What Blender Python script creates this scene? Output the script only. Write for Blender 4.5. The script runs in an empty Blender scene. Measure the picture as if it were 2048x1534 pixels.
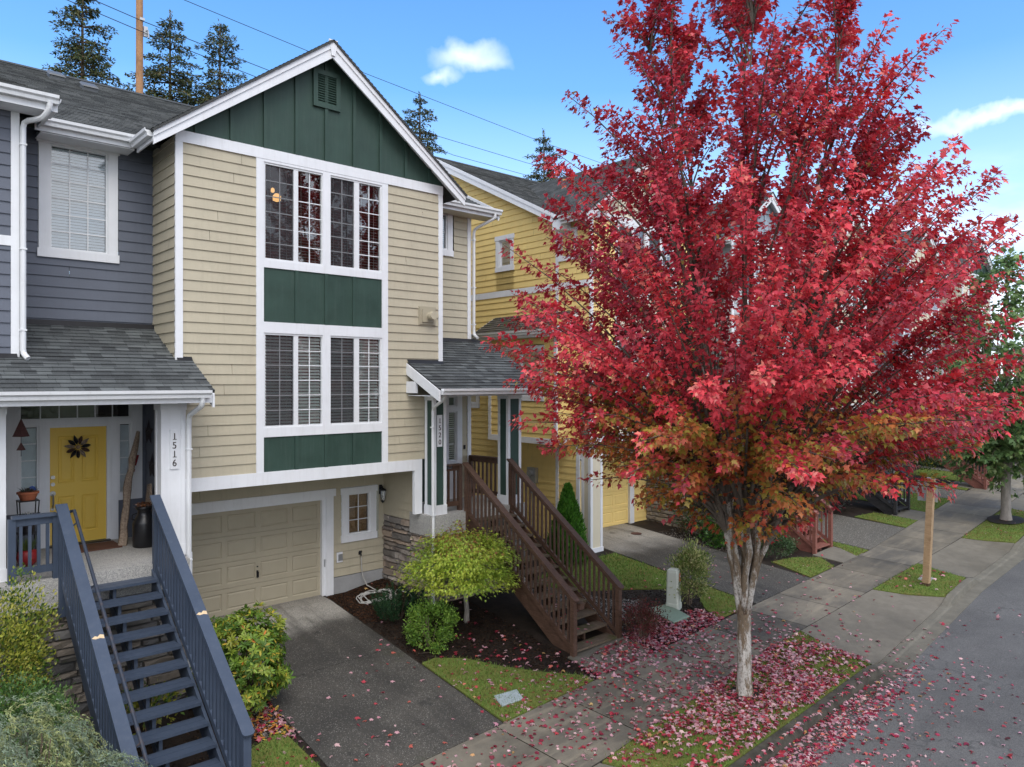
import bpy, math, random
import numpy as np
from mathutils import Vector, Matrix

random.seed(11)
SC = bpy.context.scene
COL = SC.collection
R = math.radians
HX = (-70.0, 80.0)

# ---------------------------------------------------------------- terrain heights
def lerp_t(t, x):
    if x <= t[0][0]: return t[0][1]
    for (a, b), (c, e) in zip(t, t[1:]):
        if x <= c: return b + (e - b) * (x - a) / (c - a)
    return t[-1][1]
CURB = [(-30, 5.6), (9, 5.63), (14, 5.66), (20, 6.05), (25, 6.12), (35, 6.8), (60, 8.5), (90, 10.5)]
OUT = [(-30, 6.7), (8, 6.95), (9.3, 7.05), (14.4, 7.29), (18, 7.32), (24, 7.38), (35, 8.0), (60, 9.7), (90, 11.7)]
INN = [(-30, 8.7), (21, 8.7), (29.5, 9.33), (60, 11), (90, 13)]
PAD = [(-30, -.3), (3.5, -.3), (4.4, 0), (8.2, 0), (9.2, .16), (11.5, .1), (14.3, .25), (20, .25), (26, .45), (33, .75), (60, 2.0), (90, 3.4)]
def zs(x, y): return -0.73 + 0.047 * (x - 7.6) + 0.02 * (y - 8.7)
def G(x, y):
    yi = lerp_t(INN, x)
    yc = lerp_t(CURB, x)
    if y < yc - .16:                                   # gutter then crowned road
        g = zs(x, yc) - .15
        return g + .02 * min(max(yc - .55 - y, 0), 4)
    if y <= yi: return zs(x, y)
    a = zs(x, yi); t = min(1, (y - yi) / (14.3 - yi)) if yi < 14 else 1
    return a + (max(lerp_t(PAD, x), a) - a) * t

# ---------------------------------------------------------------- mesh builder
class Fr:
    """a vertical wall plane: origin P (x, y), horizontal unit U, outward normal N"""
    def __init__(s, P, U, N): s.P, s.U, s.N = P, U, N
    def pt(s, a, d, z):
        return (s.P[0] + s.U[0] * a + s.N[0] * d, s.P[1] + s.U[1] * a + s.N[1] * d, z)
def FY(y): return Fr((0, y), (1, 0), (0, -1))          # faces the street, a = world x
def FXm(x): return Fr((x, 0), (0, 1), (-1, 0))         # faces -x, a = world y
def FXp(x): return Fr((x, 0), (0, 1), (1, 0))

class MB:
    def __init__(s): s.v, s.f, s.uv, s.c = [], [], {}, {}
    def poly(s, pts, uv=None, col=None):
        i = len(s.v); s.v.extend([tuple(p) for p in pts]); s.f.append(tuple(range(i, i + len(pts))))
        if uv: s.uv[len(s.f) - 1] = uv
        if col: s.c[len(s.f) - 1] = col
    def mesh8(s, p, col=None):
        i = len(s.v); s.v.extend([tuple(q) for q in p])
        for q in ((0, 3, 2, 1), (4, 5, 6, 7), (0, 1, 5, 4), (1, 2, 6, 5), (2, 3, 7, 6), (3, 0, 4, 7)):
            s.f.append(tuple(i + k for k in q))
            if col: s.c[len(s.f) - 1] = col
    def box(s, x0, x1, y0, y1, z0, z1, col=None):
        s.mesh8([(x0, y0, z0), (x1, y0, z0), (x1, y1, z0), (x0, y1, z0), (x0, y0, z1), (x1, y0, z1), (x1, y1, z1), (x0, y1, z1)], col)
    def fb(s, F, a0, a1, z0, z1, d0, d1, col=None):
        s.mesh8([F.pt(a0, d0, z0), F.pt(a1, d0, z0), F.pt(a1, d1, z0), F.pt(a0, d1, z0),
                 F.pt(a0, d0, z1), F.pt(a1, d0, z1), F.pt(a1, d1, z1), F.pt(a0, d1, z1)], col)
    def fq(s, F, a0, a1, z0, z1, d):
        s.poly([F.pt(a0, d, z0), F.pt(a1, d, z0), F.pt(a1, d, z1), F.pt(a0, d, z1)])
    def prism(s, pts, vec):
        n = len(pts); i = len(s.v); v = Vector(vec)
        s.v.extend([tuple(p) for p in pts]); s.v.extend([tuple(Vector(p) + v) for p in pts])
        s.f.append(tuple(range(i, i + n))[::-1]); s.f.append(tuple(range(i + n, i + 2 * n)))
        for k in range(n): s.f.append((i + k, i + (k + 1) % n, i + n + (k + 1) % n, i + n + k))
    def beam(s, p, q, w, h, up=(0, 0, 1)):
        p, q = Vector(p), Vector(q); d = (q - p).normalized(); sd = d.cross(Vector(up)).normalized(); u = sd.cross(d)
        a, b = sd * w / 2, u * h / 2
        s.mesh8([p - a - b, p + a - b, q + a - b, q - a - b, p - a + b, p + a + b, q + a + b, q - a + b])
    def tube(s, pts, rad, n=8, cap=True):
        pts = [Vector(p) for p in pts]; m = len(pts)
        if not hasattr(rad, '__len__'): rad = [rad] * m
        i0 = len(s.v); ref = None
        for k, p in enumerate(pts):
            d = (pts[min(k + 1, m - 1)] - pts[max(k - 1, 0)])
            d = d.normalized() if d.length > 1e-9 else Vector((0, 0, 1))
            if ref is None:
                ref = Vector((1, 0, 0)) if abs(d.x) < .9 else Vector((0, 1, 0))
            a = (ref - d * ref.dot(d)).normalized(); b = d.cross(a); ref = a
            for j in range(n):
                t = 2 * math.pi * j / n
                s.v.append(tuple(p + (a * math.cos(t) + b * math.sin(t)) * rad[k]))
        for k in range(m - 1):
            for j in range(n):
                j2 = (j + 1) % n
                s.f.append((i0 + k * n + j, i0 + k * n + j2, i0 + (k + 1) * n + j2, i0 + (k + 1) * n + j))
        if cap:
            s.f.append(tuple(i0 + j for j in range(n))[::-1]); s.f.append(tuple(i0 + (m - 1) * n + j for j in range(n)))
    def lathe(s, c, prof, n=20):
        s.tube([(c[0], c[1], c[2] + z) for r, z in prof], [max(r, .0005) for r, z in prof], n)
    def build(s, name, mat, parent=None, smooth=False):
        o0 = Vector((0, 0, 0)); p = parent
        while p is not None: o0 += Vector(p.location); p = p.parent
        me = bpy.data.meshes.new(name)
        me.from_pydata([(a - o0.x, b - o0.y, c - o0.z) for a, b, c in s.v], [], s.f)
        if s.uv:
            L = me.uv_layers.new(name='UVMap')
            buf = np.zeros((len(me.loops), 2), 'f'); k = 0
            for fi, f in enumerate(s.f):
                u = s.uv.get(fi)
                if u: buf[k:k + len(f)] = u
                k += len(f)
            L.data.foreach_set('uv', buf.ravel())
        if s.c:
            A = me.color_attributes.new('Col', 'FLOAT_COLOR', 'CORNER')
            buf = np.ones((len(me.loops), 4), 'f'); k = 0
            for fi, f in enumerate(s.f):
                c = s.c.get(fi)
                if c: buf[k:k + len(f), :3] = c
                k += len(f)
            A.data.foreach_set('color', buf.ravel())
        if smooth: me.polygons.foreach_set('use_smooth', [True] * len(me.polygons))
        me.materials.append(mat)
        me.update()
        o = bpy.data.objects.new(name, me); COL.objects.link(o)
        if parent: o.parent = parent
        return o

def np_mesh(name, V, T, C, mat, parent=None):
    """big foliage meshes: V (n,3) T (m,3) C (n,3)"""
    o0 = Vector((0, 0, 0)); p = parent
    while p is not None: o0 += Vector(p.location); p = p.parent
    V = np.asarray(V, 'f') - np.array(o0, 'f')
    me = bpy.data.meshes.new(name)
    me.vertices.add(len(V)); me.vertices.foreach_set('co', V.ravel().astype('f'))
    m = len(T); me.loops.add(m * 3); me.loops.foreach_set('vertex_index', np.asarray(T, 'i').ravel())
    me.polygons.add(m); me.polygons.foreach_set('loop_start', np.arange(0, m * 3, 3, dtype='i'))
    try: me.polygons.foreach_set('loop_total', np.full(m, 3, dtype='i'))
    except Exception: pass
    A = me.color_attributes.new('Col', 'FLOAT_COLOR', 'POINT')
    c4 = np.ones((len(V), 4), 'f'); c4[:, :3] = C
    A.data.foreach_set('color', c4.ravel())
    me.materials.append(mat); me.update(); me.validate()
    o = bpy.data.objects.new(name, me); COL.objects.link(o)
    if parent: o.parent = parent
    return o

def thing(name, label, cat, loc=(0, 0, 0), group=None):
    o = bpy.data.objects.new(name, None); COL.objects.link(o); o.location = loc; o.empty_display_size = .1
    o['label'] = label; o['category'] = cat
    if group: o['group'] = group
    return o
def tag(o, label, cat, group=None):
    o['label'] = label; o['category'] = cat
    if group: o['group'] = group
    return o
def struct(o, kind='structure'):
    o['kind'] = kind; return o
def dup(root, loc, rotz=0, label=None, scale=None):
    """a copy of a thing with copies of its parts and sub-parts"""
    def rec(o, par):
        c = o.copy(); COL.objects.link(c)
        if par: c.parent = par
        for ch in [x for x in bpy.data.objects if x.parent is o]: rec(ch, c)
        return c
    r = rec(root, None); r.location = loc; r.rotation_euler = (0, 0, rotz)
    if scale: r.scale = scale
    if label: r['label'] = label
    return r

# ---------------------------------------------------------------- wall claddings
def clip(poly, axis, val, keep_greater):
    out = []; n = len(poly)
    for i in range(n):
        p, q = poly[i], poly[(i + 1) % n]
        a = p[axis] - val; b = q[axis] - val
        if not keep_greater: a, b = -a, -b
        if a >= -1e-9: out.append(p)
        if (a > 1e-9 and b < -1e-9) or (a < -1e-9 and b > 1e-9):
            t = a / (a - b); out.append(tuple(p[k] + (q[k] - p[k]) * t for k in range(2)))
    return out
def siding(mb, F, poly, z0=0.0, e=.178, lip=.02):
    zmin = min(p[1] for p in poly); zmax = max(p[1] for p in poly)
    k = math.floor((zmin - z0) / e)
    while z0 + k * e < zmax - 1e-6:
        zr = z0 + k * e; k += 1
        q = clip(clip(poly, 1, zr, True), 1, zr + e, False)
        if len(q) < 3: continue
        al, ar = min(p[0] for p in q), max(p[0] for p in q); cuts = [al - 1] + [x for x in (al + ((k * 1.37 + F.P[1] * .7) % 2.6) + 3.6 * i for i in range(8)) if al + .25 < x < ar - .25 and (k * 7 + int(F.P[1] * 10)) % 3 != 0] + [ar + 1]
        for l, r in zip(cuts, cuts[1:]):
            qq = clip(clip(q, 0, l + .0025, True), 0, r - .0025, False)
            if len(qq) >= 3: mb.poly([F.pt(a, lip * (1 - (z - zr) / e) + .002, z) for a, z in qq])
        lo = min(p[1] for p in q); low = sorted(p[0] for p in q if abs(p[1] - lo) < 1e-6)
        if len(low) >= 2:
            dd = lip * (1 - (lo - zr) / e) + .002
            mb.poly([F.pt(low[0], 0, lo), F.pt(low[-1], 0, lo), F.pt(low[-1], dd, lo), F.pt(low[0], dd, lo)])
def rects(a0, a1, z0, z1, holes):
    xs = sorted(set([a0, a1] + [min(max(h[i], a0), a1) for h in holes for i in (0, 1)]))
    for l, r in zip(xs, xs[1:]):
        if r - l < 1e-6: continue
        hs = sorted((max(h[2], z0), min(h[3], z1)) for h in holes if h[0] < (l + r) / 2 < h[1])
        z = z0
        for b, t in hs:
            if b > z + 1e-6: yield (l, r, z, b)
            z = max(z, t)
        if z1 > z + 1e-6: yield (l, r, z, z1)
def siding_r(mb, F, a0, a1, z0, z1, holes=(), base=0.0):
    for l, r, b, t in rects(a0, a1, z0, z1, holes): siding(mb, F, [(l, b), (r, b), (r, t), (l, t)], base)
def roof_slab(mb, eL, eR, tR, tL, e=.14, th=.02):
    eL, eR, tR, tL = map(Vector, (eL, eR, tR, tL))
    nrm = (eR - eL).cross(tL - eL).normalized()
    if nrm.z < 0: nrm = -nrm
    ln = max((tL - eL).length, (tR - eR).length); n = max(1, round(ln / e))
    ax = (eR - eL).normalized(); up = (tL - eL) - ax * (tL - eL).dot(ax); up.normalize()
    def uv(p): d = p - eL; return (d.dot(ax), d.dot(up))
    for k in range(n):
        a, b = k / n, (k + 1) / n
        p0, p1, p2, p3 = eL.lerp(tL, a), eR.lerp(tR, a), eR.lerp(tR, b), eL.lerp(tL, b)
        us = [uv(p) for p in (p0, p1, p2, p3)]
        mb.poly([p0 + nrm * th, p1 + nrm * th, p2 + nrm * .002, p3 + nrm * .002], uv=us)
        mb.poly([p0, p1, p1 + nrm * th, p0 + nrm * th], uv=[us[0], us[1], us[1], us[0]])
    # underside
    mb.poly([eL - nrm * .03, tL - nrm * .03, tR - nrm * .03, eR - nrm * .03])
    for a, b in ((eL, eR), (eR, tR), (tL, eL)): mb.poly([a - nrm * .03, b - nrm * .03, b + nrm * .006, a + nrm * .006])
def stones(mb, F, a0, a1, z0, z1, pal, rnd, h=(.08, .17), w=(.2, .55), top=None):
    z = z0
    while z < z1 - .02:
        hh = min(rnd.uniform(*h), z1 - z); a = a0 - rnd.uniform(0, .2)
        while a < a1:
            ww = rnd.uniform(*w); l, r = max(a, a0), min(a + ww, a1); a += ww
            if r - l < .03: continue
            zt = z + hh
            g = .007; d = rnd.uniform(.03, .075); c = rnd.choice(pal); f = rnd.uniform(.7, 1.2); c = tuple(x * f for x in c)
            j = lambda s=.02: rnd.uniform(-s, s)
            ins = min(.016, (zt - z) * .2)
            B = [F.pt(l + g, 0, z + g), F.pt(r - g, 0, z + g), F.pt(r - g, 0, zt - g), F.pt(l + g, 0, zt - g)]
            T = [F.pt(l + g + ins, d + j(), z + g + ins), F.pt((l + r) / 2, d + j(), z + g + ins * .6), F.pt(r - g - ins, d + j(), z + g + ins), F.pt(r - g - ins, d + j(), zt - g - ins), F.pt((l + r) / 2, d + j(), zt - g - ins * .6), F.pt(l + g + ins, d + j(), zt - g - ins)]
            for q in ([T[0], T[1], T[4], T[5]], [T[1], T[2], T[3], T[4]], [B[0], B[1], T[2], T[1], T[0]], [B[1], B[2], T[3], T[2]], [B[2], B[3], T[5], T[4], T[3]], [B[3], B[0], T[0], T[5]]):
                mb.poly(q, col=c)
        z += hh
    mb.poly([F.pt(a0, .003, z0), F.pt(a1, .003, z0), F.pt(a1, .003, z1), F.pt(a0, .003, z1)], col=(.09, .085, .08))
# ---------------------------------------------------------------- materials (all procedural)
class NT:
    def __init__(s, name):
        s.m = bpy.data.materials.new(name); s.m.use_nodes = True; s.t = s.m.node_tree; s.t.nodes.clear()
        s.out = s.n('ShaderNodeOutputMaterial')
    def n(s, typ, **kw):
        x = s.t.nodes.new(typ)
        for k, v in kw.items():
            if k.startswith('_'): setattr(x, k[1:], v)
            else:
                nm = k.replace('__', ' ')
                x.inputs[nm].default_value = v
        return x
    def l(s, a, b): s.t.links.new(a, b)
    def mix(s, fac, a, b, mode='MIX'):
        x = s.n('ShaderNodeMix', _data_type='RGBA', _blend_type=mode)
        for i, v in ((0, fac), (6, a), (7, b)):
            if hasattr(v, 'links'): s.l(v, x.inputs[i])
            else: x.inputs[i].default_value = v if i == 0 else (*v[:3], 1)
        return x.outputs[2]
    def ramp(s, v, lo, hi, a=0.0, b=1.0):
        x = s.n('ShaderNodeMapRange'); x.inputs[1].default_value = lo; x.inputs[2].default_value = hi
        x.inputs[3].default_value = a; x.inputs[4].default_value = b; s.l(v, x.inputs[0]); return x.outputs[0]
    def coord(s, scale=(1, 1, 1), kind='Object'):
        c = s.n('ShaderNodeTexCoord'); m = s.n('ShaderNodeMapping'); m.inputs['Scale'].default_value = scale
        s.l(c.outputs[kind], m.inputs[0]); return m.outputs[0]
    def noise(s, co, scale, detail=5, rough=.6):
        x = s.n('ShaderNodeTexNoise', Scale=scale, Detail=detail, Roughness=rough); s.l(co, x.inputs[0]); return x.outputs[0]
    def voro(s, co, scale):
        x = s.n('ShaderNodeTexVoronoi', Scale=scale); s.l(co, x.inputs[0]); return x
    def bsdf(s, col, rough=.6, spec=.3, metal=0.0, bump=None, bstr=.3, bdist=.01):
        b = s.n('ShaderNodeBsdfPrincipled')
        for i, v in (('Base Color', col), ('Roughness', rough), ('Specular IOR Level', spec), ('Metallic', metal)):
            if hasattr(v, 'links'): s.l(v, b.inputs[i])
            else: b.inputs[i].default_value = (*v[:3], 1) if i == 'Base Color' else v
        if bump is not None:
            x = s.n('ShaderNodeBump'); x.inputs['Strength'].default_value = bstr; x.inputs['Distance'].default_value = bdist
            s.l(bump, x.inputs['Height']); s.l(x.outputs[0], b.inputs['Normal'])
        s.b = b; s.l(b.outputs[0], s.out.inputs[0]); return s.m

def paint(name, c, rough=.55, var=.12, dirt=.25, dcol=None, spec=.3, streak=True):
    t = NT(name); co = t.coord()
    a = t.noise(co, 2.2, 6, .65); st = t.noise(t.coord((9, 9, .7)), 1.6, 6, .7); f = t.noise(t.coord((3, 3, 90)), 3, 3)
    col = t.mix(t.ramp(a, .3, .7), [x * (1 - var) for x in c], [min(1, x * (1 + var * .6)) for x in c])
    dc = dcol or [x * .62 for x in c]
    if streak: col = t.mix(t.ramp(st, .5, .78, 0, dirt), col, dc)
    sp = t.noise(co, 60, 3)
    col = t.mix(t.ramp(sp, .62, .75, 0, dirt * .5), col, dc)
    return t.bsdf(col, t.ramp(a, .3, .7, rough - .08, rough + .1), spec, bump=f, bstr=.12, bdist=.004)
def wood(name, c, c2, rough=.6, gs=(2, 2, 2), moss=None):
    t = NT(name); co = t.coord(gs)
    g = t.noise(t.coord((14, 1.6, 10)), 3.0, 7, .7); b = t.noise(t.coord(), 2.1, 5)
    w = t.noise(t.coord((1, 1, 1)), 9, 6, .75)
    col = t.mix(t.ramp(g, .3, .72), c, c2)
    col = t.mix(t.ramp(w, .55, .75, 0, .5), col, [x * 1.7 + .012 for x in c2])
    col = t.mix(t.ramp(b, .5, .75, 0, .55), col, [x * .45 for x in c])
    if moss: col = t.mix(t.ramp(t.noise(t.coord(), 3.3, 6), .53, .66, 0, .75), col, moss)
    return t.bsdf(col, t.ramp(w, .3, .7, rough - .12, rough + .12), .35, bump=g, bstr=.35, bdist=.006)
def concrete(name, c, var=.2, stain=.45, fine=120, aggr=0, wet=None):
    t = NT(name); co = t.coord()
    a = t.noise(co, .7, 6, .62); b = t.noise(co, 4.5, 6, .7); f = t.noise(co, fine, 3, .8)
    col = t.mix(t.ramp(b, .3, .7), [x * (1 - var) for x in c], [x * (1 + var) for x in c])
    col = t.mix(t.ramp(a, .42, .68, 0, stain), col, [c[0] * .5, c[1] * .49, c[2] * .46])
    h = f
    if aggr:
        v = t.voro(co, 95); sep = t.n('ShaderNodeSeparateColor'); t.l(v.outputs['Color'], sep.inputs[0])
        peb = t.mix(t.ramp(sep.outputs[0], .0, 1), [x * .5 for x in c], [c[0] * 1.75, c[1] * 1.65, c[2] * 1.45])
        peb = t.mix(t.ramp(sep.outputs[1], .93, .97), peb, [.62, .6, .52])
        col = t.mix(aggr, col, peb); h = t.ramp(v.outputs['Distance'], 0, .6, 1, 0)
    else:
        col = t.mix(t.ramp(f, .35, .7, 0, .4), col, [x * .6 for x in c])
    return t.bsdf(col, t.ramp(a, .4, .7, .85, .55), .3, bump=h, bstr=.3, bdist=.004)
def leafmat(name, trans=.35, rough=.42, spec=.4, hue=.03):
    t = NT(name); a = t.n('ShaderNodeAttribute'); a.attribute_name = 'Col'
    d = t.n('ShaderNodeBsdfPrincipled'); d.inputs['Roughness'].default_value = rough; d.inputs['Specular IOR Level'].default_value = spec
    t.l(a.outputs[0], d.inputs['Base Color'])
    tr = t.n('ShaderNodeBsdfTranslucent'); t.l(a.outputs[0], tr.inputs[0])
    mx = t.n('ShaderNodeMixShader'); mx.inputs[0].default_value = trans
    t.l(d.outputs[0], mx.inputs[1]); t.l(tr.outputs[0], mx.inputs[2]); t.l(mx.outputs[0], t.out.inputs[0]); return t.m
def attrmat(name, rough=.8, bscale=40, bstr=.5):
    t = NT(name); a = t.n('ShaderNodeAttribute'); a.attribute_name = 'Col'; co = t.coord()
    nz = t.noise(co, bscale, 6, .7); n2 = t.noise(co, 9, 5)
    col = t.mix(t.ramp(n2, .45, .75, 0, .4), a.outputs[0], (.08, .07, .06), 'MIX')
    return t.bsdf(col, rough, .25, bump=nz, bstr=bstr, bdist=.02)
def shingle(name, c1, c2, moss=0.0, w=.28, h=.14):
    t = NT(name); co = t.coord((1, 1, 1), 'UV')
    b = t.n('ShaderNodeTexBrick', Scale=1.0); b.offset = .37; b.offset_frequency = 3; b.squash = .7; b.squash_frequency = 2
    b.inputs['Brick Width'].default_value = w; b.inputs['Row Height'].default_value = h; b.inputs['Mortar Size'].default_value = .004; b.inputs['Mortar Smooth'].default_value = .2
    b.inputs['Color1'].default_value = (*c1, 1); b.inputs['Color2'].default_value = (*c2, 1); b.inputs['Mortar'].default_value = (c1[0] * .35, c1[1] * .35, c1[2] * .35, 1); b.inputs['Bias'].default_value = 0
    t.l(co, b.inputs[0])
    ob = t.coord(); big = t.noise(ob, .9, 5); f = t.noise(ob, 160, 2)
    col = t.mix(t.ramp(big, .35, .7, 0, .5), b.outputs[0], [x * .6 for x in c1])
    col = t.mix(t.ramp(f, .4, .75, 0, .5), col, [x * 1.9 for x in c2])
    if moss: col = t.mix(t.ramp(t.noise(ob, 2.4, 7, .7), .55, .64, 0, moss), col, (.10, .115, .02))
    return t.bsdf(col, .85, .25, bump=f, bstr=.4, bdist=.004)
def simple(name, c, rough=.5, metal=0.0, spec=.4, var=.1, sc=12):
    t = NT(name); n = t.noise(t.coord(), sc, 5)
    return t.bsdf(t.mix(t.ramp(n, .3, .7), [x * (1 - var) for x in c], [x * (1 + var) for x in c]), rough, spec, metal)

MT = {}
MT['white'] = paint('white_trim_paint', (.74, .75, .77), .5, .05, .28, (.48, .47, .45))
MT['gutter'] = paint('white_gutter_enamel', (.72, .73, .74), .35, .05, .3, (.42, .41, .39), .5)
MT['tan'] = paint('tan_siding_paint', (.46, .412, .305), .6, .07, .3)
MT['tan_door'] = paint('tan_garage_door_paint', (.385, .343, .252), .5, .05, .1)
MT['green'] = paint('dark_green_panel_paint', (.034, .066, .052), .55, .2, .4, (.07, .10, .085))
MT['gray'] = paint('blue_grey_siding_paint', (.120, .133, .165), .6, .1, .25)
MT['navy'] = paint('slate_blue_stair_paint', (.052, .070, .105), .45, .12, .3, (.12, .135, .165))
MT['yellow'] = paint('yellow_siding_paint', (.83, .62, .235), .6, .06, .2)
MT['ydoor'] = paint('yellow_door_paint', (.78, .52, .085), .45, .03, .06, None, .4, False)
MT['brown_sd'] = paint('brown_siding_paint', (.13, .06, .05), .6, .1, .2)
MT['sage'] = paint('light_grey_siding_paint', (.42, .44, .45), .6, .06, .2)
MT['bluegrey'] = paint('pale_blue_siding_paint', (.33, .38, .44), .6, .06, .2)
MT['cream'] = paint('cream_panel_paint', (.66, .60, .46), .6, .05, .15)
MT['shingle'] = shingle('asphalt_shingles', (.022, .023, .025), (.125, .135, .135))
MT['shingle2'] = shingle('weathered_shingles', (.04, .042, .042), (.16, .165, .16))
MT['shingle_moss'] = shingle('mossy_shingles', (.045, .041, .034), (.11, .10, .085), .7)
MT['brown'] = wood('brown_stair_stain', (.05, .026, .016), (.12, .066, .043))
MT['brown_tread'] = wood('worn_tread_wood', (.065, .043, .028), (.19, .145, .10), .7, moss=(.07, .075, .02))
MT['redwood'] = wood('red_brown_stair_stain', (.17, .06, .045), (.27, .11, .085))
MT['black'] = wood('black_stair_stain', (.012, .011, .012), (.04, .038, .04))
MT['post'] = wood('pale_post_wood', (.29, .185, .10), (.43, .30, .175))
MT['pole'] = wood('utility_pole_wood', (.26, .12, .05), (.45, .25, .12))
MT['drift'] = wood('driftwood', (.16, .10, .065), (.42, .34, .26), .8)
MT['slab'] = concrete('exposed_porch_concrete', (.33, .33, .33), .15, .2, 120, .6)
MT['drive'] = concrete('exposed_aggregate_driveway', (.095, .09, .082), .2, .5, 120, .65)
MT['drive_dry'] = concrete('dry_aggregate_concrete', (.27, .26, .245), .15, .3, 120, .5)
MT['walk'] = concrete('sidewalk_concrete', (.18, .162, .13), .18, .65)
MT['kerb'] = concrete('kerb_concrete', (.20, .19, .165), .2, .6)
MT['found'] = concrete('foundation_concrete', (.36, .36, .36), .1, .2)
MT['road'] = concrete('asphalt', (.125, .121, .118), .12, .3, 75)
MT['soil'] = concrete('dark_mulch', (.020, .013, .009), .6, .3, 45)
MT['stone'] = attrmat('ledge_stone')
MT['leaf'] = leafmat('leaf')
MT['redleaf'] = leafmat('red_maple_leaf', .3, .38, .42)
MT['needle'] = leafmat('needle', .15, .6, .2)
MT['grass'] = leafmat('grass_blade', .3, .5, .25)
MT['litter'] = leafmat('fallen_leaf_litter', .1, .35, .5)
MT['metal'] = simple('dark_metal', (.03, .03, .033), .45, .6)
MT['steel'] = simple('brushed_nickel', (.5, .5, .5), .3, 1)
MT['galv'] = simple('galvanised_metal', (.42, .43, .44), .45, .7)
MT['canblack'] = simple('black_enamel', (.012, .012, .014), .35, 0, .5, .4, 6)
MT['terracotta'] = simple('terracotta', (.42, .13, .06), .8)
MT['redpaint'] = simple('red_paint', (.22, .012, .014), .5)
MT['rust'] = simple('rusty_tin', (.10, .045, .04), .6, .3, .4, .3)
MT['star'] = simple('dark_bronze_tin', (.045, .04, .045), .5, .5, .4, .3)
MT['mat'] = concrete('coir_mat', (.13, .06, .04), .3, .3, 200)
MT['ped'] = paint('pale_green_utility_plastic', (.50, .53, .46), .5, .04, .08)
MT['lid'] = paint('green_lid_plastic', (.20, .27, .21), .6, .1, .4)
MT['meterlid'] = concrete('pale_meter_lid', (.36, .42, .44), .12, .4)
MT['vent'] = simple('grey_vent_metal', (.13, .135, .14), .5, .3)
MT['orange'] = simple('orange_sticker', (.75, .2, .05), .5)
MT['num'] = simple('dark_number_paint', (.035, .022, .018), .5)
MT['hose'] = simple('grey_hose_rubber', (.38, .37, .35), .5)
MT['signback'] = simple('grey_sign_back', (.40, .42, .43), .45, .5)
MT['black_rub'] = simple('tyre_rubber', (.015, .015, .016), .8)
MT['carpaint'] = simple('dark_car_paint', (.012, .016, .028), .2, .3, .6)
MT['alloy'] = simple('alloy_wheel', (.6, .61, .62), .3, 1)
MT['cable'] = simple('cable_black', (.02, .02, .022), .6)
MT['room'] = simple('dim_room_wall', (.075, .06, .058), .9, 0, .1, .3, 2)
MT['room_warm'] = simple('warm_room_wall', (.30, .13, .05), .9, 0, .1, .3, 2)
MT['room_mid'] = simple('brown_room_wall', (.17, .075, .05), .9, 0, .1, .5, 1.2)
MT['bamboo'] = wood('bamboo_blind', (.22, .12, .045), (.40, .25, .11))
MT['blind'] = simple('pale_blind_slat', (.86, .90, .84), .5, 0, .3, .04)
MT['blindw'] = simple('white_closed_blind', (.62, .68, .72), .5, 0, .3, .05)
MT['vinyl'] = simple('white_vinyl_frame', (.70, .71, .72), .35, 0, .4, .04)
MT['bare'] = simple('bare_wood', (.62, .46, .28), .7, 0, .2, .15, 40)
MT['wornnavy'] = paint('worn_slate_blue_paint', (.03, .04, .06), .45, .2, .95, (.12, .075, .05))
def glassmat(name, tint, refl=.9):
    t = NT(name); tr = t.n('ShaderNodeBsdfTransparent'); tr.inputs[0].default_value = (*tint, 1)
    g = t.n('ShaderNodeBsdfGlossy'); g.inputs['Roughness'].default_value = .015; g.inputs[0].default_value = (refl, refl, refl, 1)
    fr = t.n('ShaderNodeFresnel'); fr.inputs[0].default_value = 1.62
    nz = t.noise(t.coord(), 1.7, 2); bp = t.n('ShaderNodeBump'); bp.inputs['Strength'].default_value = .02; t.l(nz, bp.inputs['Height']); t.l(bp.outputs[0], g.inputs['Normal'])
    mx = t.n('ShaderNodeMixShader'); f = t.ramp(fr.outputs[0], .04, .6, .13, .95)
    t.l(f, mx.inputs[0]); t.l(tr.outputs[0], mx.inputs[1]); t.l(g.outputs[0], mx.inputs[2]); t.l(mx.outputs[0], t.out.inputs[0]); return t.m
MT['glass'] = glassmat('window_glass', (.92, .94, .94))
def screenmat():
    t = NT('insect_screen'); tr = t.n('ShaderNodeBsdfTransparent'); d = t.n('ShaderNodeBsdfDiffuse'); d.inputs[0].default_value = (.05, .05, .055, 1)
    mx = t.n('ShaderNodeMixShader'); mx.inputs[0].default_value = .5; t.l(tr.outputs[0], mx.inputs[1]); t.l(d.outputs[0], mx.inputs[2]); t.l(mx.outputs[0], t.out.inputs[0]); return t.m
MT['screen'] = screenmat()
def glow(name, c, s):
    t = NT(name); e = t.n('ShaderNodeEmission', Strength=s); e.inputs[0].default_value = (*c, 1); t.l(e.outputs[0], t.out.inputs[0]); return t.m
MT['lamp'] = glow('lit_lamp_glass', (1, .55, .2), 1.3)
def bark(name, c, dark, patch=.55):
    t = NT(name); co = t.coord((1, 1, .35)); a = t.noise(co, 9, 7, .7); b = t.noise(t.coord((1, 1, .22)), 4, 6, .7); f = t.noise(t.coord(), 45, 4)
    col = t.mix(t.ramp(a, .35, .65), [x * .75 for x in c], [min(1, x * 1.2) for x in c])
    col = t.mix(t.ramp(b, patch, patch + .07, 0, .9), col, dark)
    col = t.mix(t.ramp(f, .62, .72, 0, .6), col, [x * .4 for x in c])
    return t.bsdf(col, .85, .2, bump=a, bstr=.6, bdist=.02)
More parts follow.
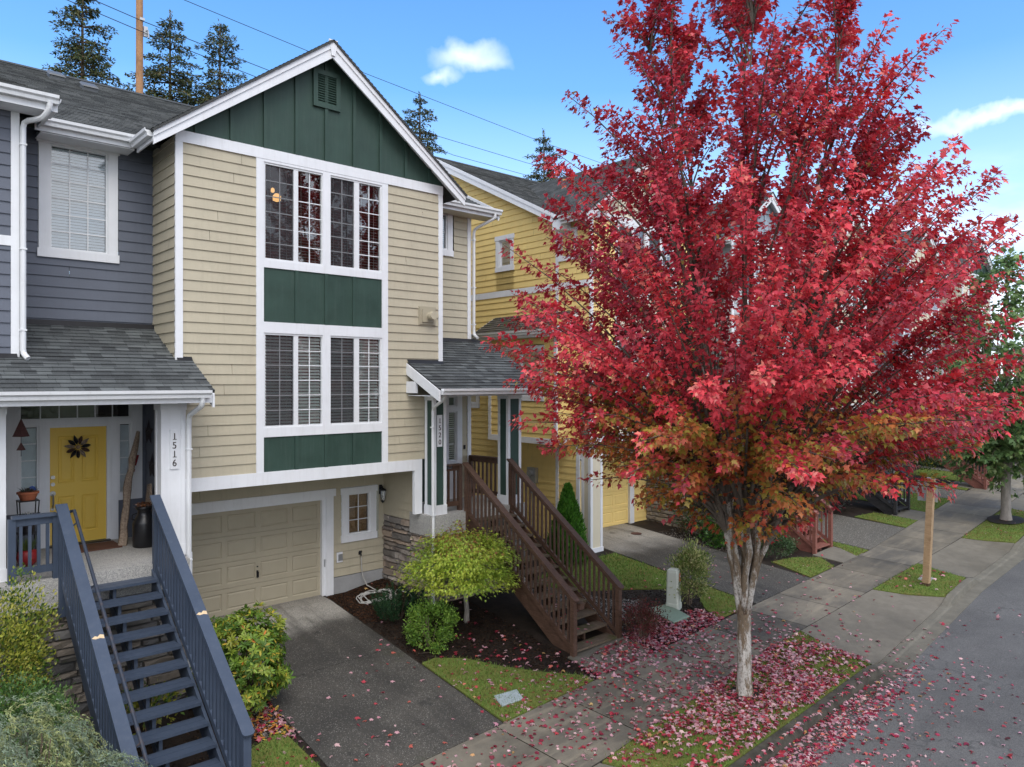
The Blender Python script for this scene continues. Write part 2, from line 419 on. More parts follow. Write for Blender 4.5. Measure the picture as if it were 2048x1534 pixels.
def maplebark():
    t = NT('pale_maple_bark'); co = t.coord((1, 1, .3)); a = t.noise(co, 7, 8, .75); b = t.noise(t.coord((1, 1, .28)), 5.5, 7, .75); f = t.noise(t.coord((1, 1, .8)), 30, 4, .7)
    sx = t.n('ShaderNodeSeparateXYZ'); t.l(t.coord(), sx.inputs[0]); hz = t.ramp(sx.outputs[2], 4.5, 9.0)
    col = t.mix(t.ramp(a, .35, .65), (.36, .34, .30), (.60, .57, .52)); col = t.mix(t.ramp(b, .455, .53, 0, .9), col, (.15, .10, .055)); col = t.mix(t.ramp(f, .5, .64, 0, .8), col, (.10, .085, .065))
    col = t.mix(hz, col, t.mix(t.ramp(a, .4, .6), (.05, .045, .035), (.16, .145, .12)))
    return t.bsdf(col, .9, .2, bump=a, bstr=.8, bdist=.03)
MT['maplebark'] = maplebark()
MT['limbbark'] = bark('dark_limb_bark', (.16, .14, .115), (.045, .038, .03), .5)
MT['bark'] = bark('brown_bark', (.16, .12, .09), (.06, .045, .035), .5)
MT['palebark'] = bark('grey_young_bark', (.30, .27, .24), (.12, .10, .08), .58)
# ---------------------------------------------------------------- house pieces
def board(root, F, a0, a1, z0, z1, d0=0.0, d1=.03, name='trim_board', mat='white'):
    m = MB(); m.fb(F, a0, a1, z0, z1, d0, d1); return m.build(name, MT[mat], root)
def window(root, F, a0, a1, z0, z1, sash=None, grid=(2, 6), blind='open', screens=(), casing=(.12, .14, .14), room='room', head=.03, vin=.035, slat=.05, tilt=44):
    """vinyl frame + muntins, with glass, blind, screen and casing as its pieces"""
    sash = sash or [(a0, a1)]
    m = MB()
    m.fb(F, a0, a1, z0, z0 + vin, -.06, .012); m.fb(F, a0, a1, z1 - vin, z1, -.06, .012)
    edges = [a0] + [x for s in sash for x in s] + [a1]
    m.fb(F, a0, a0 + vin, z0 + vin, z1 - vin, -.06, .012); m.fb(F, a1 - vin, a1, z0 + vin, z1 - vin, -.06, .012)
    for (l0, r0), (l1, r1) in zip(sash, sash[1:]): m.fb(F, r0, l1, z0 + vin, z1 - vin, -.06, .008)
    for l, r in sash:
        l2, r2 = max(l, a0 + vin), min(r, a1 - vin)
        for i in range(1, grid[0]):
            x = l2 + (r2 - l2) * i / grid[0]; m.fb(F, x - .0085, x + .0085, z0 + vin, z1 - vin, -.028, -.016)
        for j in range(1, grid[1]):
            z = z0 + vin + (z1 - z0 - 2 * vin) * j / grid[1]; m.fb(F, l2, r2, z - .0085, z + .0085, -.0275, -.0165)
    w = m.build('window', MT['vinyl'], root)
    g = MB()
    for l, r in sash: g.fq(F, max(l, a0 + vin), min(r, a1 - vin), z0 + vin, z1 - vin, -.03)
    g.build('glass', MT['glass'], w)
    if blind:
        b = MB()
        if blind == 'bamboo':
            b.fb(F, a0 + .01, a1 - .01, z0, z1, -.16, -.12); b.build('bamboo_blind', MT['bamboo'], w)
        else:
            ang = R(tilt) if blind == 'open' else R(72)
            z = z0 + .03
            h = .024 if slat <= .05 else slat * .47
            while z < z1 - .03:
                dz, dd = h * math.sin(ang), h * math.cos(ang)
                for l, r in sash:
                    b.poly([F.pt(l + .01, -.062 + dd, z - dz), F.pt(r - .01, -.062 + dd, z - dz), F.pt(r - .01, -.062 - dd, z + dz), F.pt(l + .01, -.062 - dd, z + dz)])
                z += slat
            if blind == 'open':
                for l, r in sash:
                    for k in (.2, .8):
                        x = l + (r - l) * k; b.fb(F, x - .002, x + .002, z0, z1, -.075, -.072)
            b.build('blind', MT['blind' if blind == 'open' else 'blindw'], w)
    for k in screens:
        s = MB(); l, r = sash[k]; s.fq(F, l, r, z0 + vin, z1 - vin, -.012); s.build('insect_screen', MT['screen'], w)
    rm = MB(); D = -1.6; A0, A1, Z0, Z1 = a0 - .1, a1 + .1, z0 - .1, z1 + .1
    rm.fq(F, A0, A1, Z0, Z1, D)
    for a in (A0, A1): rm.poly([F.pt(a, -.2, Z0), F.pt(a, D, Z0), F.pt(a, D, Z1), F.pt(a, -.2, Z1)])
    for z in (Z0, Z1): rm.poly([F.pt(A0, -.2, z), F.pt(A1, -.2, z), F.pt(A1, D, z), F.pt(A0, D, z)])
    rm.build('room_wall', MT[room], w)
    if casing:
        s, t, bt = casing; c = MB()
        c.fb(F, a0 - s, a0, z0, z1, -.03, .035); c.fb(F, a1, a1 + s, z0, z1, -.03, .035)
        c.fb(F, a0 - s - head, a1 + s + head, z1, z1 + t, -.03, .045); c.fb(F, a0 - s - head * .7, a1 + s + head * .7, z0 - bt, z0, -.03, .045)
        c.build('casing', MT['white'], w)
    return w
GUT = [(0, 0), (0, -.12), (.075, -.12), (.085, -.07), (.115, -.045), (.12, 0), (.108, 0), (.104, -.03), (.02, -.03), (.012, 0)]
def gutter(root, F, a0, a1, z, d=0.0, fascia=.2, name='gutter'):
    m = MB(); A = F.pt(a0, 0, 0); B = F.pt(a1, 0, 0)
    m.prism([F.pt(a0, d + x, z + y) for x, y in GUT], (B[0] - A[0], B[1] - A[1], 0))
    g = m.build(name, MT['gutter'], root)
    if fascia:
        f = MB(); f.fb(F, a0, a1, z - fascia, z - .01, d - .03, d - .003); f.build('fascia', MT['white'], root)
    return g
def downspout(root, pts, r=.036):
    m = MB(); pts = [Vector(p) for p in pts]
    out = [pts[0]]
    for a, b, c in zip(pts, pts[1:], pts[2:]):
        k = min(.09, (b - a).length * .4, (c - b).length * .4)
        p, q = b + (a - b).normalized() * k, b + (c - b).normalized() * k
        out += [p, (p + q + b * 2) / 4, q]
    out.append(pts[-1]); m.tube(out, r, 8)
    for a, b in zip(pts, pts[1:]):
        if abs(a.z - b.z) > 1.5:
            for t in (.1, .55, .9):
                p = a.lerp(b, t); m.box(p.x - r - .004, p.x + r + .004, p.y - r - .003, p.y + r + .02, p.z - .012, p.z + .012)
    return m.build('downspout', MT['gutter'], root)
def garage_door(root, F, a0, a1, z0, z1, mat, cols=4, rows=4, handle=True):
    m = MB(); rh = (z1 - z0) / rows; cw = (a1 - a0) / cols
    for r in range(rows):
        b, t = z0 + r * rh + .004, z0 + (r + 1) * rh - .004
        hs = [(a0 + c * cw + .045, a0 + (c + 1) * cw - .045, b + .085, t - .085) for c in range(cols)]
        for l, rr, bb, tt in rects(a0, a1, b, t, hs): m.fq(F, l, rr, bb, tt, 0)
        m.poly([F.pt(a0, 0, t), F.pt(a1, 0, t), F.pt(a1, -.02, t + .004), F.pt(a0, -.02, t + .004)])
        m.poly([F.pt(a0, 0, b), F.pt(a1, 0, b), F.pt(a1, -.02, b - .004), F.pt(a0, -.02, b - .004)])
        for l, rr, bb, tt in hs:
            k = .022; o = [(l, bb), (rr, bb), (rr, tt), (l, tt)]; i = [(l + k, bb + k), (rr - k, bb + k), (rr - k, tt - k), (l + k, tt - k)]
            k2 = .05; i2 = [(l + k2, bb + k2), (rr - k2, bb + k2), (rr - k2, tt - k2), (l + k2, tt - k2)]
            for q in range(4):
                q2 = (q + 1) % 4
                m.poly([F.pt(o[q][0], 0, o[q][1]), F.pt(o[q2][0], 0, o[q2][1]), F.pt(i[q2][0], -.016, i[q2][1]), F.pt(i[q][0], -.016, i[q][1])])
                m.poly([F.pt(i[q][0], -.016, i[q][1]), F.pt(i[q2][0], -.016, i[q2][1]), F.pt(i2[q2][0], -.003, i2[q2][1]), F.pt(i2[q][0], -.003, i2[q][1])])
            m.poly([F.pt(x, -.003, z) for x, z in i2])
    d = m.build('garage_door', MT[mat], root)
    if handle:
        h = MB(); xc = (a0 + a1) / 2 - .02; zc = z0 + rh * 1.35
        h.tube([F.pt(xc, 0, zc - .06), F.pt(xc, .05, zc - .05), F.pt(xc, .05, zc + .05), F.pt(xc, 0, zc + .06)], .012, 6)
        h.fb(F, xc - .02, xc + .02, zc - .075, zc + .075, 0, .006); h.fb(F, xc - .014, xc + .014, zc + .14, zc + .165, 0, .01)
        h.build('handle', MT['metal'], d)
    return d
def main_roof(root, x0, x1, dz, mat='shingle2', ends=True, ye=13.85, z=8.72, yr=19.7):
    zr = z + .5 * (yr - ye)
    m = MB(); roof_slab(m, (x0, ye, z + dz), (x1, ye, z + dz), (x1, yr, zr + dz), (x0, yr, zr + dz), .15)
    roof_slab(m, (x1, 2 * yr - ye, z + dz), (x0, 2 * yr - ye, z + dz), (x0, yr, zr + dz), (x1, yr, zr + dz), .6)
    r = m.build('roof', MT[mat], root)
    c = MB(); c.prism([(x0, yr - .16, zr + dz - .06), (x0, yr, zr + dz + .035), (x0, yr + .16, zr + dz - .06)], (x1 - x0, 0, 0)); c.build('ridge_cap', MT[mat], r)
    return r
def bay(root, x0, x1, dz, C, roof='gable', panes=True, gutter_left=True, low=True, ws=None):
    """projecting front bay on Y 13.1: siding, corner boards, window block, gable"""
    F = FY(13.1); xc = (x0 + x1) / 2; S, P, W = C['siding'], C['panel'], 'white'
    b0, b1 = xc - 1.39, xc + 1.39
    for FF, l, r, b, t in ((F, x0 + .11, b0, 2.95, 8.65), (F, b1, x1 - .1, 2.95, 8.65), (FXm(x0), 13.1, 14.3, 4.3, 8.75)):
        s = MB(); siding_r(s, FF, l, r, b + dz, t + dz, base=2.95 + dz); s.build('siding', MT[S], root)
    board(root, F, x0 - .012, x0 + .11, (2.72 if low else 2.95) + dz, 8.65 + dz, -.02, .03, 'corner_board')
    board(root, F, x1 - .1, x1 + .01, 2.72 + dz, 8.65 + dz, -.02, .03, 'corner_board')
    board(root, F, x0 - .012, x1 + .01, 8.65 + dz, 8.845 + dz, 0, .036, 'band_board')
    if low: board(root, F, x0 + .11, x1 - .54 if C.get('cut') else x1 - .1, 2.72 + dz, 2.95 + dz, 0, .036, 'band_board')
    for a, b in ((b0, b0 + .14), (b1 - .14, b1)): board(root, F, a, b, 2.95 + dz, 8.65 + dz, 0, .03, 'window_bay_board')
    i0, i1 = b0 + .14, b1 - .14
    for a, b in ((3.585, 3.755), (5.49, 5.69), (6.68, 6.82)): board(root, F, i0, i1, a + dz, b + dz, 0, .03, 'window_bay_board')
    board(root, F, i0, i1, 8.60 + dz, 8.65 + dz, 0, .03, 'window_bay_board')
    for a, b in ((2.95, 3.585), (5.69, 6.68)):
        p = MB(); p.fb(F, i0, i1, a + dz, b + dz, -.01, .006)
        for k in (-.61, 0, .61): p.fb(F, xc + k - .035, xc + k + .035, a + dz, b + dz, .006, .034)
        p.build('batten_panel', MT[P], root)
    if panes:
        sl = [(5.767, 6.292), (6.382, 6.865), (7.056, 7.571), (7.684, 8.159)]; q = xc - 6.955
        sl = [(a + q, b + q) for a, b in sl]
        for z0, z1, sc in ((6.82, 8.60, 'u'), (3.755, 5.49, 'l')):
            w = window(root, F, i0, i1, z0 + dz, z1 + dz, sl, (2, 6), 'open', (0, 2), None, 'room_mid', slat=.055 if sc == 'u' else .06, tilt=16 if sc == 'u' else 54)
            board(w, F, xc - .075, xc + .085, z0 + dz, z1 + dz, .008, .03, 'mullion_board')
    # gable
    hs = (x1 - x0) / 2 + .43; ze, sl = 8.69 + dz, .75; za = ze + sl * hs; yf = 12.82
    if roof == 'gable':
        zr = lambda x: za - sl * abs(x - xc)
        g = MB(); g.prism([F.pt(x0, .004, 8.84 + dz), F.pt(x1, .004, 8.84 + dz), F.pt(x1, .004, zr(x1) - .04), F.pt(xc, .004, za - .04), F.pt(x0, .004, zr(x0) - .04)], (0, .03, 0))
        for k in range(-4, 5):
            x = xc + .61 * k
            if x0 + .1 < x < x1 - .1: g.fb(F, x - .035, x + .035, 8.845 + dz, zr(x) - .1, .006, .04)
        gp = g.build('gable_panel', MT[C.get('gable', P)], root)
        v = MB(); va, vb, v0, v1 = xc - .28, xc + .29, 9.86 + dz, 10.58 + dz
        for a, b, c, d in ((va, va + .09, v0, v1), (vb - .09, vb, v0, v1), (va + .09, vb - .09, v1 - .09, v1), (va + .09, vb - .09, v0, v0 + .09)): v.fb(F, a, b, c, d, .006, .055)
        v.fb(F, va + .01, vb - .01, v0 + .01, v1 - .01, .006, .018)
        z = v0 + .11
        while z < v1 - .1:
            v.poly([F.pt(va + .09, .05, z - .018), F.pt(vb - .09, .05, z - .018), F.pt(vb - .09, .02, z + .018), F.pt(va + .09, .02, z + .018)]); z += .046
        v.build('gable_vent', MT[C.get('gable', P)], root)
        for sg in (-1, 1):
            xe = xc + sg * hs
            bb = MB()
            bb.prism([(xe, yf, ze - .03), (xc, yf, za - .03), (xc, yf, za - .33), (xe, yf, ze - .25)], (0, .035, 0))
            bb.prism([(xe, yf - .022, ze - .02), (xc, yf - .022, za - .02), (xc, yf - .022, za - .14), (xe, yf - .022, ze - .12)], (0, .022, 0))
            bb.build('bargeboard', MT[W], root)
            so = MB(); so.poly([(xe, yf + .036, ze - .1), (xc, yf + .036, za - .1), (xc, 13.09, za - .1), (xe, 13.09, ze - .1)]); so.build('soffit', MT[W], root)
            rf = MB(); yv = 13.85; yt = min(13.85 + (za - 8.72 - dz) / .5, 19.2)
            fr = (xe + sg * .03, yf - .05)
            pts = [(fr[0], fr[1], ze - .0225), (fr[0], yv + .15, ze - .0225), (xc, yt + .2, za), (xc, fr[1], za)]
            if sg > 0: pts = [pts[1], pts[0], pts[3], pts[2]]
            roof_slab(rf, *pts, e=.15); rf.build('gable_roof', MT[C.get('roof', 'shingle2')], root)
        k = MB(); k.prism([(xc - .09, yf - .03, za + .0), (xc + .09, yf - .03, za + .0), (xc + .035, yf - .03, za - .3), (xc - .035, yf - .03, za - .3)], (0, .03, 0)); k.build('gable_peak_block', MT[W], root)
        if gutter_left: gutter(root, FXm(xc - hs), yf + .06, 13.75, ze + .01, 0.0, .19)
    return xc
# ================================================================ tan and green townhouse
HL = 8.69
tan = thing('townhouse', 'tan sided townhouse with dark green panels, steep white-edged gable and tan garage door', 'house', (7.0, 13.1, 0), 'attached townhouses along the street')
def corner_text(root, F, txts, zc, xc, size, dz, mat, d=.012):
    for k, ch in enumerate(txts):
        cu = bpy.data.curves.new('digit', 'FONT'); cu.body = ch; cu.size = size; cu.align_x = 'CENTER'; cu.extrude = .004
        to = bpy.data.objects.new('tmp', cu); COL.objects.link(to)
        dg = bpy.context.evaluated_depsgraph_get(); me = bpy.data.meshes.new_from_object(to.evaluated_get(dg))
        bpy.data.objects.remove(to)
        m = MB(); off = size * .34
        for p in me.polygons:
            m.poly([F.pt(xc + me.vertices[i].co.x * .92, d + me.vertices[i].co.z, zc - k * dz + me.vertices[i].co.y - off) for i in p.vertices])
        if ch == '1': m.fb(F, xc - size * .16, xc + size * .2, zc - k * dz - off, zc - k * dz - off + size * .06, d - .003, d + .0045)
        m.build('digit', MT[mat], root)
bay(tan, 4.18, 9.73, 0, dict(siding='tan', panel='green', cut=True))
# garage level
F = FY(14.6)
m = MB(); siding_r(m, F, 4.3, 9.2, 2.27, 2.72); siding_r(m, F, 7.91, 9.2, .35, 2.27, [(8.12, 9.06, 1.07, 2.28)]); siding_r(m, F, 4.3, 4.66, .1, 2.27)
siding_r(m, FXm(9.2), 13.1, 14.6, 1.58, 2.72); m.build('garage_siding', MT['tan'], tan)
m = MB(); m.poly([(4.3, 13.13, 2.735), (9.2, 13.13, 2.735), (9.2, 14.6, 2.735), (4.3, 14.6, 2.735)]); m.build('soffit', MT['tan_door'], tan)
board(tan, F, 7.91, 9.2, -.2, .34, -.01, .03, 'foundation', 'found')
board(tan, F, 4.62, 7.97, 2.12, 2.28, 0, .05, 'garage_trim'); board(tan, F, 7.74, 7.915, -.02, 2.12, 0, .045, 'garage_trim'); board(tan, F, 4.68, 4.85, -.02, 2.12, 0, .045, 'garage_trim')
board(tan, F, 4.85, 7.74, 2.06, 2.119, -.06, .02, 'garage_trim'); board(tan, F, 7.655, 7.74, 0, 2.06, -.06, .02, 'garage_trim'); board(tan, F, 4.85, 4.91, 0, 2.06, -.06, .02, 'garage_trim')
garage_door(tan, FY(14.66), 4.91, 7.655, .01, 2.06, 'tan_door')
board(tan, F, 7.70, 7.725, .62, .78, .02, .03, 'door_latch', 'galv')
window(tan, F, 8.277, 8.84, 1.22, 2.13, None, (2, 3), 'bamboo', (), (.15, .13, .15))
# left end wall strip and return-corner boards
board(tan, FY(13.1), 4.29, 4.385, .0, 2.72, -.03, .03, 'corner_board')
m = MB(); m.box(4.19, 4.3, 13.13, 14.6, -.3, 2.9); m.build('party_wall', MT['tan'], tan)
board(tan, FY(13.1), 9.0, 9.19, 1.79, 2.95, -.05, .034, 'corner_board')
m = MB()
for z in (0.18, .34, .5): m.tube([(4.33, 13.06, z), (4.345, 13.02, z + .05), (4.335, 13.05, z + .11)], .018, 6)
m.build('downspout_bracket', MT['rust'], tan)
# entry porch block
m = MB(); rnd = random.Random(4)
PALS = [(.30, .25, .205), (.40, .32, .255), (.25, .21, .185), (.34, .30, .265), (.44, .34, .26), (.21, .19, .17)]
stones(m, FXm(9.22), 13.48, 14.6, -.3, 1.6, PALS, rnd); stones(m, FXm(9.22), 12.72, 13.48, -.3, 1.33, PALS, rnd); stones(m, FY(12.75), 9.22, 11.9, -.4, 1.33, PALS, rnd)
m.build('stone_base', MT['stone'], tan)
m = MB(); m.box(9.15, 11.85, 12.68, 13.48, 1.34, 1.78); m.box(9.235, 11.85, 13.48, 14.3, 1.36, 1.779); m.build('porch_slab', MT['slab'], tan)
# recessed entry wall
F = FY(14.3); rec = MB()
siding_r(rec, F, 9.73, 11.4, 1.78, 8.75, [(9.83, 10.98, 7.6, 8.74), (9.72, 11.215, 1.78, 4.4)], 2.95); rec.build('entry_siding', MT['tan'], tan)
board(tan, F, 11.39, 11.5, 1.78, 8.72, -.03, .03, 'corner_board')
m = MB(); siding_r(m, FXp(11.49), 14.3, 25.2, .1, 8.75, (), 2.95); siding(m, FXp(11.49), [(14.3, 8.75), (25.2, 8.75), (19.7, 11.5)], 2.95); m.build('side_siding', MT['tan'], tan)
window(tan, F, 9.97, 10.78, 7.74, 8.6, None, (2, 2), 'closed', (), (.15, .13, .14))
for a, b, c, d in ((9.73, 9.84, 1.78, 4.4), (10.66, 10.8, 1.78, 4.4), (11.06, 11.215, 1.78, 4.4), (9.84, 10.66, 3.86, 4.4), (10.8, 11.06, 3.88, 4.0), (10.8, 11.06, 1.78, 2.68), (10.8, 11.06, 4.24, 4.4)): board(tan, F, a, b, c, d, -.05, .04, 'door_casing')
window(tan, F, 10.8, 11.06, 2.68, 3.88, None, (1, 3), 'open', (), None, vin=.03); window(tan, F, 10.8, 11.06, 4.0, 4.24, None, (1, 1), None, (), None, vin=.03)
dd = board(tan, F, 9.84, 10.66, 1.79, 3.86, -.06, -.01, 'entry_door', 'green')
m = MB(); m.tube([F.pt(10.59, 0, 2.76), F.pt(10.59, .07, 2.76)], .03, 10); m.tube([F.pt(10.59, .07, 2.76), F.pt(10.47, .075, 2.76)], .012, 6); m.tube([F.pt(10.59, 0, 2.92), F.pt(10.59, .03, 2.92)], .03, 10); m.build('door_lever', MT['metal'], dd)
m = MB(); m.fb(F, 11.27, 11.31, 2.95, 3.05, .02, .05); m.build('doorbell', MT['metal'], tan)
# porch roof
m = MB(); zP = lambda y: 4.44 + .49 * (y - 11.95)
roof_slab(m, (8.83, 11.95, zP(11.95)), (12.0, 11.95, zP(11.95)), (12.0, 13.1, zP(13.1)), (8.83, 13.1, zP(13.1)))
roof_slab(m, (9.76, 13.1, zP(13.1)), (12.0, 13.1, zP(13.1)), (12.0, 14.3, zP(14.3)), (9.76, 14.3, zP(14.3)))
pr = m.build('porch_roof', MT['shingle'], tan)
for a_, b_, y_ in ((8.83, 9.74, 13.02), (9.76, 12.0, 14.2)):
    m = MB(); m.prism([(a_, y_, zP(y_) + .02), (b_, y_, zP(y_) + .02), (b_ - (.4 if y_ > 14 else 0), y_ + .07, zP(y_ + .1) + .05), (a_, y_ + .07, zP(y_ + .1) + .05)], (0, .012, 0)); m.build('flashing', MT['metal'], pr)
for x in (8.80, 12.0): m = MB(); m.prism([(x, 11.93, zP(11.95) - .02), (x, 13.1, zP(13.1) - .02), (x, 13.1, zP(13.1) - .25), (x, 11.93, zP(11.95) - .24)], (.035, 0, 0)); m.build('rake_board', MT['white'], pr)
m = MB(); m.box(8.80, 8.86, 12.75, 13.09, 4.36, 4.6); m.build('beam_end', MT['white'], pr)
m = MB(); m.box(8.85, 12.0, 12.0, 14.28, 4.30, 4.315); m.build('porch_ceiling', MT['white'], pr)
gutter(tan, FY(11.95), 8.86, 12.0, 4.455, 0, .13)
def porch_post(root, x0, x1, y0, y1, z0, z1, mat='green'):
    m = MB(); e = .07
    for a in (x0, x1 - e):
        for b in (y0, y1 - e): m.box(a, a + e, b, b + e, z0, z1)
    m.box(x0 - .012, x1 + .012, y0 - .012, y1 + .012, z0, z0 + .2); m.box(x0 - .008, x1 + .008, y0 - .008, y1 + .008, z1 - .12, z1)
    p = m.build('porch_post', MT['white'], root)
    c = MB(); c.box(x0 + .016, x1 - .016, y0 + .016, y1 - .016, z0 + .2, z1 - .12); c.build('post_panel', MT[mat], p); return p
pl = porch_post(tan, 9.255, 9.59, 12.74, 13.06, 1.78, 4.32); porch_post(tan, 11.35, 11.76, 12.74, 13.1, 1.78, 4.32)
np_ = board(tan, FY(12.74), 9.345, 9.475, 3.22, 3.89, -.008, .008, 'number_plaque', 'white'); corner_text(np_, FY(12.74), '1520', 3.77, 9.41, .15, .15, 'num')
m = MB(); m.box(9.62, 9.66, 12.74, 12.78, 2.72, 2.80); m.tube([(9.6, 12.72, 2.76), (9.66, 12.66, 2.74), (9.68, 12.66, 2.80)], .015, 6); m.build('flag_bracket', MT['metal'], tan)
downspout(tan, [(9.0, 12.0, 4.34), (9.02, 12.1, 4.22), (9.205, 12.69, 4.05), (9.205, 12.69, -.05)])
# main roof, eave on the right
main_roof(tan, 4.18, 12.0, 0)
gutter(tan, FY(13.83), 9.75, 12.05, 8.80, 0, .2)
m = MB(); m.box(9.75, 12.0, 13.84, 14.3, 8.6, 8.615); m.build('soffit', MT['cream'], tan)
m = MB(); m.prism([(11.98, 13.82, 8.80), (11.98, 19.7, 11.66), (11.98, 19.7, 11.42), (11.98, 13.82, 8.55)], (.035, 0, 0)); m.build('bargeboard', MT['white'], tan)
downspout(tan, [(11.85, 13.78, 8.70), (11.85, 13.78, 8.58), (11.545, 14.22, 8.33), (11.545, 14.22, 5.74), (11.48, 14.0, 5.66)])
# dryer vent hood, lantern, hose bib, outlet
F = FY(13.1); m = MB()
for k, (s, d) in enumerate(((.225, .03), (.20, .045), (.15, .07))): m.fb(F, 9.33 - s, 9.33 + s, 6.0 - s * .9, 6.0 + s * .9, .0, d)
v = m.build('vent_hood', MT['tan_door'], tan)
m = MB(); m.tube([F.pt(9.36, .06, 6.0), F.pt(9.36, .15, 6.0)], .075, 16); m.tube([F.pt(9.36, .15, 6.0), F.pt(9.36, .2, 6.0)], .095, 16); m.tube([F.pt(9.36, .2, 6.0), F.pt(9.36, .24, 6.0)], .085, 16); m.build('vent_pipe', MT['tan'], v)
F = FY(14.6); m = MB(); m.fb(F, 9.05, 9.12, 2.05, 2.26, .04, .065); m.tube([F.pt(9.085, .06, 2.2), F.pt(9.085, .12, 2.24), F.pt(9.085, .15, 2.17)], .013, 6)
m.lathe(F.pt(9.085, .15, 2.11), [(.0, .1), (.075, .045), (.075, .03), (.02, .03)], 10); m.lathe(F.pt(9.085, .15, 1.9), [(.0, -.05), (.02, -.03), (.045, 0), (.045, .01)], 10)
for k in range(4):
    a = math.pi / 2 * k + .78; p = F.pt(9.085 + .06 * math.cos(a), .15 + .06 * math.sin(a), 2.14); q = F.pt(9.085 + .043 * math.cos(a), .15 + .043 * math.sin(a), 1.9); m.tube([p, q], .005, 4)
ln = m.build('wall_lantern', MT['metal'], tan)
m = MB(); m.lathe(F.pt(9.085, .15, 1.91), [(.035, 0), (.055, .22)], 10); m.build('lantern_glass', MT['glass'], ln)
m = MB(); m.tube([F.pt(8.57, 0, .78), F.pt(8.57, .07, .78), F.pt(8.57, .085, .73)], .016, 8); m.tube([F.pt(8.57, .05, .80), F.pt(8.57, .05, .84)], .035, 8); m.fb(F, 8.54, 8.6, .75, .81, .015, .03); m.build('hose_tap', MT['metal'], tan)
m = MB(); m.fb(F, 8.0, 8.14, .66, .88, 0.01, .035); o = m.build('outlet_box', MT['white'], tan)
m = MB(); m.fb(F, 8.03, 8.13, .70, .84, .035, .05); m.build('outlet_cover', MT['galv'], o)
# a lit lamp inside the upper left window
m = MB(); m.lathe((6.26, 13.75, 8.08), [(.03, 0), (.075, .02), (.08, .1), (.04, .15)], 10); m.lathe((6.19, 13.78, 8.25), [(.02, 0), (.04, .02), (.035, .07), (.01, .09)], 8)
m.build('lit_lamp', MT['lamp'], tan)
# ================================================================ blue-grey townhouse on the left
gr = thing('townhouse', 'blue-grey townhouse with a yellow front door under a shingled porch roof', 'house', (1.0, 13.1, 0), 'attached townhouses along the street')
F = FY(13.1)
for b, t in ((4.4, 6.6), (6.745, 8.65)): m = MB(); siding_r(m, F, -4.5, 1.86, b, t, (), 4.4); m.build('siding', MT['gray'], gr)
board(gr, F, 1.855, 1.962, 4.3, 8.75, -.02, .03, 'corner_board'); board(gr, F, -4.5, 1.855, 6.6, 6.745, 0, .03, 'band_board')
m = MB(); m.box(1.92, 1.95, 13.12, 14.3, 4.3, 8.75); m.build('bay_side_wall', MT['gray'], gr)
# recessed upper wall with window
F = FY(14.3); m = MB(); siding_r(m, F, 1.95, 4.18, 4.6, 8.75, [(2.4, 3.6, 6.66, 8.68)], 4.4); m.build('upper_siding', MT['gray'], gr)
window(gr, F, 2.562, 3.435, 6.80, 8.545, None, (3, 6), 'closed', (), (.155, .14, .14), slat=.05, vin=.03)
# roofs
main_roof(gr, -12, 4.18, 0)
m = MB(); roof_slab(m, (-6, 12.65, 8.79), (2.4, 12.65, 8.79), (-1.8, 16.85, 10.9), (-1.8, 16.85, 10.9)); roof_slab(m, (2.4, 12.65, 8.79), (2.4, 13.95, 8.79), (-1.8, 18.2, 10.9), (-1.8, 16.85, 10.9)); m.build('bay_roof', MT['shingle2'], gr)
gutter(gr, FY(12.68), -6, 2.38, 8.80, 0, .22); gutter(gr, FXp(2.36), 12.7, 13.7, 8.79, -.05, .2)
m = MB(); m.box(-6, 2.36, 12.7, 13.08, 8.58, 8.595); m.box(2.36, 3.75, 13.86, 14.29, 8.58, 8.595); m.build('soffit', MT['white'], gr)
gutter(gr, FY(13.83), 2.28, 3.74, 8.80, 0, .2)
downspout(gr, [(2.27, 12.62, 8.7), (2.27, 12.64, 8.6), (2.2, 12.75, 8.47), (2.0, 13.03, 8.45), (2.0, 13.03, 5.02), (2.05, 12.95, 4.94)], .04)
for x, y in ((3.52, 19.0), (4.05, 18.45)):
    z = 8.72 + .5 * (y - 13.85); v = MB(); v.prism([(x - .15, y - .18, z - .09), (x + .15, y - .18, z - .09), (x + .14, y - .2, z + .0), (x - .14, y - .2, z + .0)], (0, .3, .16)); v.prism([(x - .17, y - .23, z - .005), (x + .17, y - .23, z - .005), (x + .13, y - .22, z + .03), (x - .13, y - .22, z + .03)], (0, .3, .16)); v.build('roof_vent', MT['vent'], gr)
# porch roof
zP = lambda y: 4.45 + .49 * (y - 12.03)
m = MB(); roof_slab(m, (-3.0, 12.03, zP(12.03)), (4.44, 12.03, zP(12.03)), (4.44, 13.1, zP(13.1)), (-3.0, 13.1, zP(13.1)))
roof_slab(m, (1.97, 13.1, zP(13.1)), (4.17, 13.1, zP(13.1)), (4.17, 14.3, zP(14.3)), (1.97, 14.3, zP(14.3)))
pr = m.build('porch_roof', MT['shingle'], gr)
for a_, b_, y_, h_ in ((1.97, 4.17, 14.2, .06), (-3, 1.93, 13.0, .04), (4.19, 4.44, 13.02, .04)):
    m = MB(); m.prism([(a_, y_, zP(y_) + .02), (b_, y_, zP(y_) + .02), (b_, y_ + .07, zP(y_ + .1) + h_), (a_, y_ + .07, zP(y_ + .1) + h_)], (0, .012, 0)); m.build('flashing', MT['metal'], pr)
m = MB(); m.prism([(4.40, 12.02, zP(12.03) - .045), (4.40, 13.09, zP(13.1) - .05), (4.40, 13.09, zP(13.1) - .24), (4.40, 12.02, zP(12.03) - .26)], (.035, 0, 0)); m.build('rake_board', MT['white'], pr)
